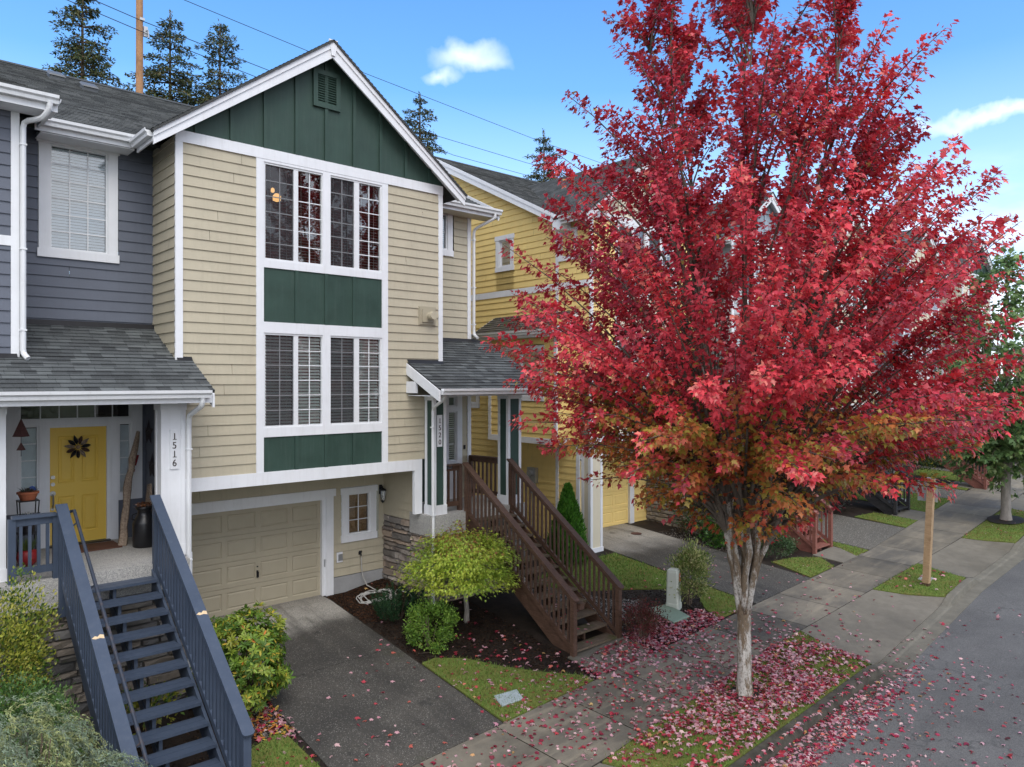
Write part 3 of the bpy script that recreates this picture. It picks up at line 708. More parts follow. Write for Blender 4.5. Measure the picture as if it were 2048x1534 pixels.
m = MB(); m.box(-3, 4.43, 12.08, 14.68, 4.285, 4.3); m.build('porch_ceiling', MT['gray'], pr)
gutter(gr, FY(12.03), -3.0, 4.36, 4.465, 0, 0)
m = MB(); m.box(-3, 4.4, 12.04, 12.08, 4.265, 4.40); m.build('porch_beam', MT['white'], gr)
def bigpost(x0, x1):
    m = MB(); e = .075; y0, y1, z0, z1 = 12.6, 12.93, 1.78, 4.28
    m.box(x0 + .012, x1 - .012, y0 + .012, y1 - .012, z0, z1)
    for a in (x0, x1 - e):
        for b in (y0, y1 - e): m.box(a, a + e, b, b + e, z0, z1)
    m.box(x0 - .012, x1 + .012, y0 - .012, y1 + .012, z1 - .14, z1); m.box(x0 - .01, x1 + .01, y0 - .01, y1 + .01, z0, z0 + .18)
    return m.build('porch_post', MT['white'], gr)
bigpost(3.80, 4.18); bigpost(1.35, 1.73)
np_ = board(gr, FY(12.6), 3.935, 4.065, 3.19, 3.83, -.01, .012, 'number_plaque', 'white'); corner_text(np_, FY(12.6), '1516', 3.715, 4.0, .155, .142, 'num', .016)
downspout(gr, [(4.24, 12.0, 4.36), (4.24, 12.03, 4.22), (4.2, 12.5, 4.05), (4.215, 12.56, 3.9), (4.215, 12.56, -.1)], .042)
m = MB(); m.box(4.14, 4.29, 12.62, 12.9, -.3, 1.8); m.build('post_pier', MT['white'], gr)
# entry wall
F = FY(14.7)
for FF, l, r, b, t in ((F, 1.7, 2.02, 2.66, 4.3), (F, 1.7, 2.5, 1.78, 2.4), (F, 3.70, 4.17, 1.78, 2.47), (F, 4.1, 4.18, 2.47, 4.3), (FXm(4.165), 12.95, 14.69, 1.78, 4.3)): m = MB(); siding_r(m, FF, l, r, b, t, (), 4.4); m.build('porch_siding', MT['gray'], gr)
for a, b, c, d in ((2.02, 2.2, 2.40, 4.3), (1.7, 2.02, 2.40, 2.66), (2.48, 2.585, 2.4, 3.859), (3.565, 3.70, 1.78, 3.859), (3.92, 4.1, 2.47, 4.3), (2.2, 3.92, 3.86, 3.94), (2.2, 3.92, 4.215, 4.3), (2.2, 2.479, 2.4, 2.68), (3.7, 3.92, 2.47, 2.59), (2.5, 2.585, 1.78, 2.4)): board(gr, F, a, b, c, d, -.06, .03, 'door_casing')
for a, b, c, d in ((2.585, 2.64, 1.79, 3.86), (3.515, 3.565, 1.79, 3.86), (2.64, 3.515, 3.81, 3.86)): board(gr, F, a, b, c, d, -.06, .012, 'door_frame')
window(gr, F, 2.2, 3.92, 3.94, 4.215, None, (6, 1), None, (), None, vin=.03)
sl = window(gr, F, 2.2, 2.48, 2.68, 3.86, None, (1, 4), 'closed', (), None, vin=.03, slat=.045); window(gr, F, 3.7, 3.92, 2.59, 3.86, None, (1, 4), 'closed', (), None, vin=.03, slat=.045)
m = MB(); m.tube([F.pt(2.39, -.028, 2.79), F.pt(2.39, -.024, 2.79)], .055, 8); m.build('alarm_sticker', simple('blue_sticker', (.04, .12, .42), .4), sl)
# yellow door with four raised panels
D = FY(14.74); m = MB(); hs = [(2.77, 3.02, 2.85, 3.66), (3.13, 3.39, 2.85, 3.66), (2.77, 3.02, 1.98, 2.62), (3.13, 3.39, 1.98, 2.62)]
for l, r, b, t in rects(2.64, 3.515, 1.80, 3.81, hs): m.fq(D, l, r, b, t, 0)
for l, r, b, t in hs:
    rings = []
    for k, d in ((0, 0), (.018, -.014), (.034, -.014), (.06, -.002)): rings.append([D.pt(l + k, d, b + k), D.pt(r - k, d, b + k), D.pt(r - k, d, t - k), D.pt(l + k, d, t - k)])
    for p, q in zip(rings, rings[1:]):
        for i in range(4): m.poly([p[i], p[(i + 1) % 4], q[(i + 1) % 4], q[i]])
    m.poly(rings[-1])
door = m.build('entry_door', MT['ydoor'], gr)
m = MB()
for z in (2.96, 2.84): m.tube([D.pt(2.69, 0, z), D.pt(2.69, .03, z)], .032, 12)
m.tube([D.pt(2.69, 0, 2.68), D.pt(2.69, .015, 2.68)], .045, 12); m.tube([D.pt(2.69, .01, 2.67), D.pt(2.69, .06, 2.66), D.pt(2.69, .065, 2.5), D.pt(2.69, .01, 2.43)], .014, 8); m.tube([D.pt(2.69, 0, 2.42), D.pt(2.69, .015, 2.42)], .03, 12)
m.build('door_handle', MT['steel'], door)
m = MB(); m.fb(F, 2.6, 3.56, 1.78, 1.80, 0, .12); m.build('threshold', MT['metal'], gr)
# slab and stone base
m = MB(); m.box(1.3, 4.14, 12.29, 14.7, 1.36, 1.78); m.build('porch_slab', MT['slab'], gr)
m = MB(); rnd = random.Random(8); stones(m, FY(12.36), 1.3, 4.13, -1.1, 1.36, [(.13, .125, .12), (.19, .175, .155), (.23, .195, .16), (.10, .097, .095), (.16, .15, .145)], rnd); m.build('stone_base', MT['stone'], gr)
m = MB(); siding_r(m, FY(14.0), -6, 1.2, -1, 4.3); m.build('garage_wall', MT['gray'], gr)
m = MB(); siding_r(m, FXp(1.7), 12.95, 14.7, 1.78, 4.3, (), 4.4); m.build('porch_siding', MT['gray'], gr)
# landing guard rail beside the steps
def guard(root, p0, p1, z0, mat, h=.92, step=.125, posts=(0, 1), fw=.14):
    p0, p1 = Vector((*p0, z0)), Vector((*p1, z0)); d = (p1 - p0); L = d.length; d /= L; up = Vector((0, 0, 1)); c = None
    m = MB(); m.beam(p0 + up * h, p1 + up * h, fw, .04); m.build('handrail', MT[mat], root)
    for q, w_ in ((h - .075, .04), (.16, .05)): m = MB(); m.beam(p0 + up * q, p1 + up * q, w_, .1); m.build('rail', MT[mat], root)
    for k in posts: 
        p = p0.lerp(p1, k); m = MB(); m.box(p.x - .045, p.x + .045, p.y - .045, p.y + .045, z0, z0 + h - .02); m.build('post', MT[mat], root)
    n = int(L / step)
    for k in range(1, n):
        p = p0 + d * (L * k / n); m = MB(); m.box(p.x - .02, p.x + .02, p.y - .02, p.y + .02, z0 + .2, z0 + h - .12); m.build('baluster', MT[mat], root)
t = thing('guard_rail', 'short slate-blue railing across the front of the yellow-door porch', 'railing', (1.75, 12.33, 1.78)); guard(t, (1.76, 12.36), (2.3, 12.36), 1.78, 'navy', .92, .09)
t = thing('guard_rail', 'short brown railing between the 1520 post and the brown steps', 'railing', (9.62, 12.88, 1.78)); guard(t, (9.62, 12.92), (10.1, 12.92), 1.78, 'brown', 1.0, posts=(.97,))
t = thing('guard_rail', 'brown side railing of the 1520 porch facing the yellow house', 'railing', (11.56, 13.2, 1.78)); guard(t, (11.56, 13.12), (11.46, 14.24), 1.78, 'brown', 1.0, posts=(1,))
# ================================================================ wooden front steps
def steps(label, xl, xr, yt, zt, n, mat, tread, pipe=False, run=.265, rise=.182, close=True):
    yb = yt - (n - 1) * run; xm = (xl + xr) / 2
    t = thing('front_steps', label, 'steps', (xm, yb, G(xm, yb)), 'wooden steps up to the porches')
    nz = lambda y: zt - rise * (yt - y) / run - rise          # top of tread at its back edge
    for k in range(1, n):
        z = zt - k * rise; y1 = yt - (k - 1) * run; y0 = y1 - run - .03
        m = MB(); h = (y1 - y0) / 2
        for q in (0, 1): m.box(xl + .066, xr - .066, y0 + q * h + .003, y0 + (q + 1) * h - .003, z - .04, z)
        m.build('tread', MT[tread], t)
    for x, w in ((xl + .045, .04), (xr - .045, .04), (xm, .045)):
        m = MB(); side = x != xm
        zz = lambda y: zt - rise * (yt - y) / run - rise
        up, dn = (.10, .27) if side and close else (-.0, .3)
        if side and close:
            pts = [(x - w / 2, yt, zz(yt) + up), (x - w / 2, yb - .03, zz(yb) + up), (x - w / 2, yb - .03, zz(yb) - .16), (x - w / 2, yb + .12, zz(yb) - .16), (x - w / 2, yt, zz(yt) - dn)]
            m.prism(pts, (w, 0, 0))
        else:
            m.prism([(x - w / 2, yt, zz(yt) - .06 - .09), (x - w / 2, yb, zz(yb) - .06 - .09), (x - w / 2, yb, zz(yb) - .2), (x - w / 2, yb + .1, zz(yb) - .2), (x - w / 2, yt, zz(yt) - .36)], (w, 0, 0))
            for k in range(1, n):
                z = zt - k * rise; y1 = yt - (k - 1) * run
                m.prism([(x - w / 2, y1 - .03, z - .042), (x - w / 2, y1 - run + .05, z - .042), (x - w / 2, y1 - run + .05, z - rise - .03), (x - w / 2, y1 - .03, z - .06 - .06)], (w, 0, 0))
        m.build('stringer', MT[mat], t)
    dy = Vector((0, run, rise)).normalized(); H = 1.0
    for x, sgn in ((xl, 1), (xr, -1)):
        line = lambda y, h: (x, y, zt - rise * (yt - y) / run + h)
        ya, yz = yb - .10, yt + .06
        A, B = Vector(line(ya, H)), Vector(line(yz, H)); U = (B - A).normalized(); W = Vector((1, 0, 0)); N = W.cross(U)
        L = (B - A).length; w = .075; r = .04
        out = [(-w, r), (-w + .012, .012), (-w + r, 0), (w - r, 0), (w - .012, .012), (w, r), (w, L), (-w, L)]
        m = MB(); m.prism([A + W * a + U * b - N * .02 for a, b in out], N * .04)
        hr = m.build('handrail', MT[mat], t)
        if pipe:      # paint worn through to bare wood
            s = MB(); q = A + U * (L * (.43 if sgn > 0 else .44)) + N * .0215
            s.poly([q + W * -.07 + U * .0, q + W * -.03 + U * .03, q + W * .0 + U * .015, q + W * .03 + U * .045, q + W * .07 + U * .03, q + W * .068 - U * .03, q + W * .02 - U * .012, q + W * -.03 - U * .02])
            s.build('bare_wood_patch', MT['bare'], hr)
        m = MB(); m.beam(line(yb, H - .075), line(yt, H - .075), .04, .09); m.build('rail', MT[mat], t)
        m = MB(); m.beam(line(yb, .02 + .0), line(yt, .02 + .0), .045, .09); m.build('rail', MT[mat], t)
        for y, zb in ((yb, None), (yt - .02, None)):
            zb = G(x, y) - .05 if y == yb else zt - .55
            m = MB(); m.box(x - .048, x + .048, y - .048, y + .048, zb, line(y, H)[2] - .03); m.build('post', MT[mat], t)
        k = 1; ns = int((yt - yb) / .125)
        for k in range(1, ns):
            y = yb + (yt - yb) * k / ns
            m = MB(); m.box(x - .019, x + .019, y - .019, y + .019, line(y, .05)[2], line(y, H - .1)[2]); m.build('baluster', MT[mat], t)
    if pipe:
        m = MB(); x = xl + .15
        P = [(x, yt - .02, zt + .955), (x, yb - .05, zt - rise * (n - 1) + .955)]
        m.tube([(x - .07, yt + .02, zt + .93)] + P, .024, 8)
        for k in (.06, .35, .64, .93):
            q = Vector(P[0]).lerp(Vector(P[1]), k); m.tube([q, q + Vector((-.08, 0, -.06))], .012, 6)
        m.build('grab_rail', MT['wornnavy'], t)
    return t
steps('slate-blue wooden steps with chipped handrails leading up to the yellow door', 2.36, 3.63, 12.29, 1.78, 14, 'navy', 'navy', True, .266, .181)
bs = steps('dark brown stained wooden steps rising from the leafy walk to the 1520 porch', 10.11, 11.40, 12.70, 1.78, 13, 'brown', 'brown_tread')
m = MB(); m.box(10.17, 10.30, 9.42, 9.52, .36, .45); m.box(10.17, 10.31, 9.40, 9.53, .45, .475); m.build('mounting_block', MT['brown'], bs)  # small wooden mounting block on the left bottom post, holds no lamp
steps('red-brown wooden steps behind the red maple trunk, beside the clipped hedge', 19.72, 20.66, 12.75, 2.24, 13, 'redwood', 'redwood')
steps('black wooden steps beyond the red-brown ones, half hidden by red leaves', 25.85, 26.93, 12.98, 2.55, 13, 'black', 'black')
steps('far red-brown wooden steps under the green street tree', 32.55, 33.4, 12.25, 2.83, 13, 'redwood', 'redwood')
# ================================================================ the neighbours to the right
def entry(root, x0, x1, dz, C, zt, porch=True):
    """recessed entry wall at Y 14.3 with door, porch slab, roof and posts"""
    F = FY(14.3); m = MB(); dx = (x0 + x1) / 2
    siding_r(m, F, x0, x1, zt, 8.75 + dz, [(dx - .62, dx + .62, zt, zt + 2.2), (dx - .6, dx + .6, 7.3 + dz, 8.6 + dz)], zt); m.build('entry_siding', MT[C['siding']], root)
    for a, b, c, d in ((dx - .62, dx - .47, zt, zt + 2.2), (dx + .47, dx + .62, zt, zt + 2.2), (dx - .47, dx + .47, zt + 2.05, zt + 2.2)): board(root, F, a, b, c, d, -.03, .04, 'door_casing')
    d = board(root, F, dx - .47, dx + .47, zt, zt + 2.05, -.05, -.01, 'entry_door', C.get('door', 'brown_sd'))
    board(d, F, dx + .36, dx + .40, zt + .9, zt + 1.1, -.01, .04, 'handle', 'steel')
    window(root, F, dx - .45, dx + .45, 7.45 + dz, 8.46 + dz, None, (2, 3), 'closed')
    m = MB(); m.box(x0 - .5, x1 + .3, 12.72, 14.3, zt - .42, zt); m.build('porch_slab', MT['slab'], root)
    m = MB(); rnd = random.Random(int(x0 * 7)); pal = [(.27, .23, .18), (.34, .29, .22), (.22, .19, .16), (.30, .27, .23)]
    stones(m, FY(12.78), x0 - .5, x1 + .3, -.5 + dz, zt - .42, pal, rnd, w=(.2, .6)); stones(m, FXm(x0 - .45), 12.78, 14.6, -.5 + dz, zt - .42, pal, rnd, w=(.2, .6)); m.build('stone_base', MT['stone'], root)
    zP = lambda y: 4.44 + dz + .49 * (y - 11.95)
    m = MB(); roof_slab(m, (x0 - .9, 11.95, zP(11.95)), (x1 + .4, 11.95, zP(11.95)), (x1 + .4, 14.3, zP(14.3)), (x0 - .9, 14.3, zP(14.3))); m.build('porch_roof', MT['shingle2'], root)
    gutter(root, FY(11.95), x0 - .9, x1 + .4, 4.455 + dz, 0, .14)
    for a in (x0 - .45, x1 - .1): porch_post(root, a, a + .34, 12.74, 13.06, zt, 4.32 + dz, C['panel'])
    gutter(root, FY(13.83), x0, x1 + .3, 8.80 + dz, 0, .2)
    board(root, F, x1 - .1, x1, zt, 8.7 + dz, 0, .03, 'corner_board')
def neighbour(label, x0, xb, x1, dz, C, zt, garage=True, side=True, xe=None):
    h = thing('townhouse', label, 'house', ((x0 + xb) / 2, 13.1, dz), 'attached townhouses along the street')
    bay(h, x0, xb, dz, C, panes=C.get('panes', True))
    F = FY(14.6); g0, g1 = x0 + .75, min(x0 + 3.45, xb - .7)
    m = MB(); siding_r(m, F, x0, xb, dz, 2.74 + dz, [(g0 - .2, g1 + .2, dz - .1, 2.3 + dz)]); m.build('garage_siding', MT[C['siding']], h)
    garage_door(h, FY(14.64), g0, g1, dz, 2.06 + dz, C['gdoor'], 4, 4, False)
    board(h, F, g0 - .2, g1 + .2, 2.12 + dz, 2.28 + dz, 0, .05, 'garage_trim'); board(h, F, g0 - .2, g0, dz - .1, 2.12 + dz, -.04, .045, 'garage_trim'); board(h, F, g1, g1 + .2, dz - .1, 2.12 + dz, -.04, .045, 'garage_trim')
    m = MB(); m.poly([(x0, 13.12, 2.735 + dz), (xb, 13.12, 2.735 + dz), (xb, 14.6, 2.735 + dz), (x0, 14.6, 2.735 + dz)]); m.build('soffit', MT[C['siding']], h)
    entry(h, xb, x1, dz, C, zt)
    main_roof(h, x0 - (.33 if side else 0), x1 + (.3 if xe else 0), dz, C.get('roof', 'shingle2'))
    return h
yl = neighbour('yellow sided townhouse with white trim standing behind the red maple', 14.53, 19.3, 21.25, .25, dict(siding='yellow', panel='cream', gdoor='yellow', gable='cream'), 2.24)
F = FXm(14.53); m = MB()
hol = [(16.05, 16.82, 7.85, 8.9), (17.6, 18.7, 3.78, 5.2)]
siding_r(m, F, 14.32, 25.2, 7.27, 8.97, hol, .0); siding_r(m, F, 14.32, 25.2, .1, 7.09, hol, .0); siding(m, F, [(14.0, 8.97), (25.4, 8.97), (19.7, 11.8)], .0)
siding_r(m, F, 13.44, 14.22, .1, 4.6, (), 0); m.build('side_siding', MT['yellow'], yl)
board(yl, F, 14.22, 14.32, 1.0, 8.9, 0, .035, 'corner_board'); board(yl, F, 13.1, 14.22, 7.09, 7.27, .0, .034, 'band_board'); board(yl, F, 14.32, 25.2, 7.09, 7.27, 0, .034, 'band_board'); board(yl, F, 13.44, 13.56, .1, 2.9, 0, .035, 'corner_board')
window(yl, F, 16.18, 16.69, 7.98, 8.77, None, (1, 1), 'closed', (), (.14, .13, .14)); window(yl, F, 17.75, 18.55, 3.93, 5.05, None, (1, 1), 'closed', (), (.14, .13, .15))
window(yl, FXm(14.515), 13.62, 14.1, 7.95, 8.6, None, (1, 1), 'closed', (), (.1, .1, .1))
m = MB()
for s in (1, -1):
    ye, ze = (13.85, 8.97) if s > 0 else (25.55, 8.97)
    m.prism([(14.16, ye, ze), (14.16, 19.7, 11.9), (14.16, 19.7, 11.62), (14.16, ye, ze - .24)], (.04, 0, 0)); m.prism([(14.14, ye, ze + .01), (14.14, 19.7, 11.91), (14.14, 19.7, 11.80), (14.14, ye, ze - .09)], (.02, 0, 0))
m.build('bargeboard', MT['white'], yl)
m = MB(); m.poly([(14.2, 13.9, 8.9), (14.2, 19.7, 11.78), (14.52, 19.7, 11.78), (14.52, 13.9, 8.9)]); m.box(14.1, 14.5, 13.75, 14.05, 8.62, 8.98); m.build('soffit', MT['white'], yl)
# fireplace bump-out with a mossy shed roof
B = FXm(13.95); m = MB(); siding_r(m, B, 13.75, 16.4, 3.08, 5.95, [(14.2, 16.05, 4.05, 5.6)], 0); siding_r(m, FY(13.75), 13.95, 14.53, 3.08, 6.0, (), 0); bo = m.build('bump_out', MT['yellow'], yl)
board(bo, B, 16.37, 16.49, 3.08, 5.95, -.02, .03, 'corner_board'); board(bo, B, 13.72, 13.82, 3.08, 5.95, -.02, .03, 'corner_board'); board(bo, B, 13.74, 16.5, 2.92, 3.08, -.5, .03, 'band_board')
window(yl, B, 14.32, 15.93, 4.2, 5.45, [(14.32, 15.1), (15.16, 15.93)], (1, 1), 'closed', (), (.11, .12, .13))
m = MB(); roof_slab(m, (13.6, 16.85, 5.95), (13.6, 13.5, 5.95), (14.53, 13.5, 6.50), (14.53, 16.85, 6.50)); m.build('bump_out_roof', MT['shingle_moss'], yl)
m = MB(); m.prism([(13.58, 13.46, 5.93), (14.5, 13.46, 6.48), (14.5, 13.46, 6.26), (13.58, 13.46, 5.73)], (0, .04, 0)); m.prism([(13.58, 16.86, 5.93), (14.5, 16.86, 6.48), (14.5, 16.86, 6.3), (13.58, 16.86, 5.77)], (0, .04, 0)); m.build('bargeboard', MT['white'], yl)
gutter(yl, FXm(13.61), 13.5, 16.86, 5.96, 0, .18)
m = MB(); m.box(13.66, 13.95, 13.6, 16.5, 5.78, 5.79); m.build('soffit', MT['white'], yl)
m = MB(); x0, x1, y0, y1 = 14.55, 15.03, 13.09, 13.42
for a in (x0, x1 - .09):
    for b in (y0, y1 - .09): m.box(a, a + .09, b, b + .09, -.05, 2.97)
m.box(x0 - .015, x1 + .015, y0 - .015, y1 + .015, -.1, .22); p = m.build('bay_post', MT['white'], yl)
m = MB(); m.box(x0 + .014, x1 - .014, y0 + .014, y1 - .014, .2, 2.97); m.build('post_panel', MT['cream'], p)
m = MB(); F = FXm(14.53); m.fb(F, 15.02, 15.36, 1.76, 2.18, .02, .13); m.tube([F.pt(15.2, .13, 2.02), F.pt(15.2, .22, 2.02)], .085, 14); m.fb(F, 15.1, 15.3, 1.45, 1.76, .02, .1); m.tube([F.pt(15.19, .06, 1.5), F.pt(15.19, .06, .1)], .025, 8); m.build('electric_meter', MT['galv'], yl)
n1 = neighbour('light grey townhouse between the yellow one and the brown one', 21.3, 25.4, 27.3, .45, dict(siding='sage', panel='bluegrey', gdoor='sage'), 2.55, side=False)
n2 = neighbour('dark brown townhouse with cream panels beyond the black steps', 28.0, 32.2, 34.1, .75, dict(siding='brown_sd', panel='cream', gdoor='cream'), 2.83)
n3 = neighbour('pale blue-grey townhouse with cream panels half hidden by the green street tree', 35.4, 39.8, 41.8, 1.1, dict(siding='bluegrey', panel='cream', gdoor='cream'), 3.2)
n4 = neighbour('farthest townhouse with a green gable, above the green street tree', 43.2, 47.8, 50.2, 1.5, dict(siding='cream', panel='green', gdoor='cream', panes=False), 3.6)
for h, x, dz in ((n2, 28.0, .75), (n3, 35.4, 1.1), (n4, 43.2, 1.5)):
    sd = {n2: 'brown_sd', n3: 'bluegrey', n4: 'cream'}[h]
    m = MB(); siding_r(m, FXm(x), 14.3, 25.2, dz - .2, 8.75 + dz, (), 0); siding(m, FXm(x), [(14.0, 8.75 + dz), (25.4, 8.75 + dz), (19.7, 11.6 + dz)], 0); siding_r(m, FXm(x), 13.1, 14.3, 2.7 + dz, 4.3 + dz, (), 0); m.build('side_siding', MT[sd], h)
    m = MB(); m.prism([(x - .36, 13.85, 8.7 + dz), (x - .36, 19.7, 11.64 + dz), (x - .36, 19.7, 11.38 + dz), (x - .36, 13.85, 8.48 + dz)], (.04, 0, 0)); m.build('bargeboard', MT['white'], h)
# ================================================================ ground, road, kerb, walks, lawns
def clip_cell(poly, x0, x1, y0, y1):
    for ax, v, g in ((0, x0, True), (0, x1, False), (1, y0, True), (1, y1, False)):
        poly = clip(poly, ax, v, g)
        if len(poly) < 3: return []
    return poly
def sheet(name, poly, off, mat, res=.5, hf=None, kind='structure', col=None, skirt=.0):
    hf = hf or G; m = MB()
    xs = [p[0] for p in poly]; ys = [p[1] for p in poly]
    nx = max(1, math.ceil((max(xs) - min(xs)) / res)); ny = max(1, math.ceil((max(ys) - min(ys)) / res))
    for i in range(nx):
        for j in range(ny):
            x0 = min(xs) + (max(xs) - min(xs)) * i / nx; x1 = min(xs) + (max(xs) - min(xs)) * (i + 1) / nx
            y0 = min(ys) + (max(ys) - min(ys)) * j / ny; y1 = min(ys) + (max(ys) - min(ys)) * (j + 1) / ny
            q = clip_cell(poly, x0, x1, y0, y1)
            if len(q) >= 3:
                # triangulate cells so that they follow the terrain
                for k in range(1, len(q) - 1): m.poly([(a, b, hf(a, b) + off) for a, b in (q[0], q[k], q[k + 1])], col=col)
    if skirt:
        n = len(poly)
        for a, b in zip(poly, poly[1:] + poly[:1]):
            seg = max(1, int(math.hypot(b[0] - a[0], b[1] - a[1]) / .5))
            for k in range(seg):
                p = [a[i] + (b[i] - a[i]) * k / seg for i in (0, 1)]; q = [a[i] + (b[i] - a[i]) * (k + 1) / seg for i in (0, 1)]
                m.poly([(p[0], p[1], hf(*p) + off), (q[0], q[1], hf(*q) + off), (q[0], q[1], hf(*q) + off - skirt), (p[0], p[1], hf(*p) + off - skirt)])
    o = m.build(name, mat if not isinstance(mat, str) else MT[mat])
    if kind: o['kind'] = kind
    return o
def strip_pts(tab, x0, x1, off=0):
    xs = sorted(set([x0, x1] + [x for x, _ in tab if x0 < x < x1]))
    return [(x, lerp_t(tab, x) + off) for x in xs]
# distant terrain
m = MB(); xs = [-400, -120, -60, -30, 0, 30, 60, 90, 150, 400]; ys = [-400, -120, -40, 0, 5, 9, 14, 30, 60, 120, 400]
def gt(x, y): return G(min(max(x, -30), 90), min(max(y, -8), 30)) - .35
for i in range(len(xs) - 1):
    for j in range(len(ys) - 1):
        m.poly([(a, b, gt(a, b)) for a, b in ((xs[i], ys[j]), (xs[i + 1], ys[j]), (xs[i + 1], ys[j + 1]), (xs[i], ys[j + 1]))])
struct(m.build('ground', simple('dull_ground', (.05, .06, .03), .95, 0, .1, .3, 1)))
# road
m = MB(); 
x = -40.0
while x < 95:
    x2 = x + 2.5
    for a, b in ((-3.2, -.41), (-6.6, -3.2), (-12, -6.6)):
        P = []
        for xx, dy in ((x, b), (x2, b), (x2, a), (x, a)):
            y = lerp_t(CURB, xx) + dy; P.append((xx, y, G(xx, y)))
        m.poly(P)
    x = x2
def roadmat():
    t = NT('worn_asphalt'); co = t.coord(); a = t.noise(co, .45, 6, .6); b = t.noise(t.coord((.25, 1.6, 1)), .9, 5, .6); v = t.voro(co, 120); sc = t.n('ShaderNodeSeparateColor'); t.l(v.outputs['Color'], sc.inputs[0])
    c = t.mix(t.ramp(a, .35, .65), (.092, .091, .092), (.135, .132, .128)); c = t.mix(t.ramp(b, .5, .7, 0, .35), c, (.075, .074, .075)); c = t.mix(1.0, c, t.mix(t.ramp(sc.outputs[0], 0, 1), (.62, .62, .62), (1.4, 1.4, 1.38)), 'MULTIPLY')
    cr = t.n('ShaderNodeTexVoronoi', Scale=.55, _feature='DISTANCE_TO_EDGE'); nz = t.n('ShaderNodeTexNoise', Scale=2.2, Detail=6); t.l(co, nz.inputs[0]); ad = t.n('ShaderNodeVectorMath', _operation='MULTIPLY_ADD'); t.l(nz.outputs[1], ad.inputs[0]); ad.inputs[1].default_value = (.9, .9, .9); t.l(co, ad.inputs[2]); t.l(ad.outputs[0], cr.inputs[0])
    k = t.n('ShaderNodeMath', _operation='MULTIPLY'); t.l(t.ramp(cr.outputs[0], .004, .016, 1, 0), k.inputs[0]); t.l(t.ramp(a, .45, .55), k.inputs[1]); kk = t.n('ShaderNodeMath', _operation='MULTIPLY'); t.l(k.outputs[0], kk.inputs[0]); kk.inputs[1].default_value = .45
    c = t.mix(kk.outputs[0], c, (.04, .04, .04)); return t.bsdf(c, t.ramp(a, .35, .65, .9, .7), .3, bump=t.ramp(v.outputs['Distance'], 0, .6, 1, 0), bstr=.35, bdist=.004)
struct(m.build('road', roadmat()))
# kerb with dropped crossings
DROPS = [(4.3, 8.4), (14.2, 18.2), (20.9, 24.1), (29.6, 32.2), (35.5, 38.6)]
def drop(x):
    k = 0
    for a, b in DROPS: k = max(k, min(1, max(0, (x - a + .5) / .5)) * min(1, max(0, (b + .5 - x) / .5)))
    return k
m = MB(); gm = MB(); x = -20.0
while x < 85:
    x2 = x + .25 if x < 32 else x + 1
    prof = []
    for xx in (x, x2):
        yc = lerp_t(CURB, xx); zt = zs(xx, yc) - .125 * drop(xx); zb = zs(xx, yc) - .15
        prof.append([(xx, yc + .02, zt - .15), (xx, yc + .02, zt), (xx, yc - .11, zt - .004), (xx, yc - .135, zt - .012), (xx, yc - .16, zb + .004), (xx, yc - .42, zb + .012), (xx, yc - .42, zb - .1)])
    for k in range(6): (m if k < 4 else gm).poly([prof[0][k], prof[1][k], prof[1][k + 1], prof[0][k + 1]])
    x = x2
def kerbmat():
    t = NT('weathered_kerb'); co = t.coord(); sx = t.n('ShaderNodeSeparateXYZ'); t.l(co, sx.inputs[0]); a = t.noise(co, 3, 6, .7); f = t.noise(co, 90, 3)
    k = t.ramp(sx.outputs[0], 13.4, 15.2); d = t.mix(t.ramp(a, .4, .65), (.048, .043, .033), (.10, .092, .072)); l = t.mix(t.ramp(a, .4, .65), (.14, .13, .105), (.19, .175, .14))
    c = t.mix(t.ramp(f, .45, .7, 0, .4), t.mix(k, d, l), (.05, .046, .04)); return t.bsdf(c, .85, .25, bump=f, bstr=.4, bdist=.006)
MT['kerb'] = kerbmat()
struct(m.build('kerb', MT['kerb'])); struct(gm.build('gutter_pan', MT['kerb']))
# sidewalk slabs
t = NT('sidewalk_slabs'); co = t.coord(); at = t.n('ShaderNodeAttribute'); at.attribute_name = 'Col'
a = t.noise(co, .8, 6, .65); b = t.noise(co, 5, 6, .7); f = t.noise(co, 110, 3, .8); sk = t.noise(t.coord((.5, 3, 1)), 1.3, 6, .7)
c = t.mix(t.ramp(b, .3, .7), (.15, .133, .105), (.20, .178, .14)); c = t.mix(t.ramp(a, .42, .62, 0, .7), c, (.07, .066, .058)); c = t.mix(t.ramp(sk, .5, .68, 0, .5), c, (.30, .26, .195))
c = t.mix(t.ramp(f, .4, .7, 0, .3), c, (.06, .055, .05)); c = t.mix(1.0, c, at.outputs[0], 'MULTIPLY')
MT['slabs'] = t.bsdf(c, t.ramp(a, .4, .66, .8, .5), .35, bump=f, bstr=.3, bdist=.004)
rnd = random.Random(3)
m = MB(); x = 8.95 - 1.44 * 18
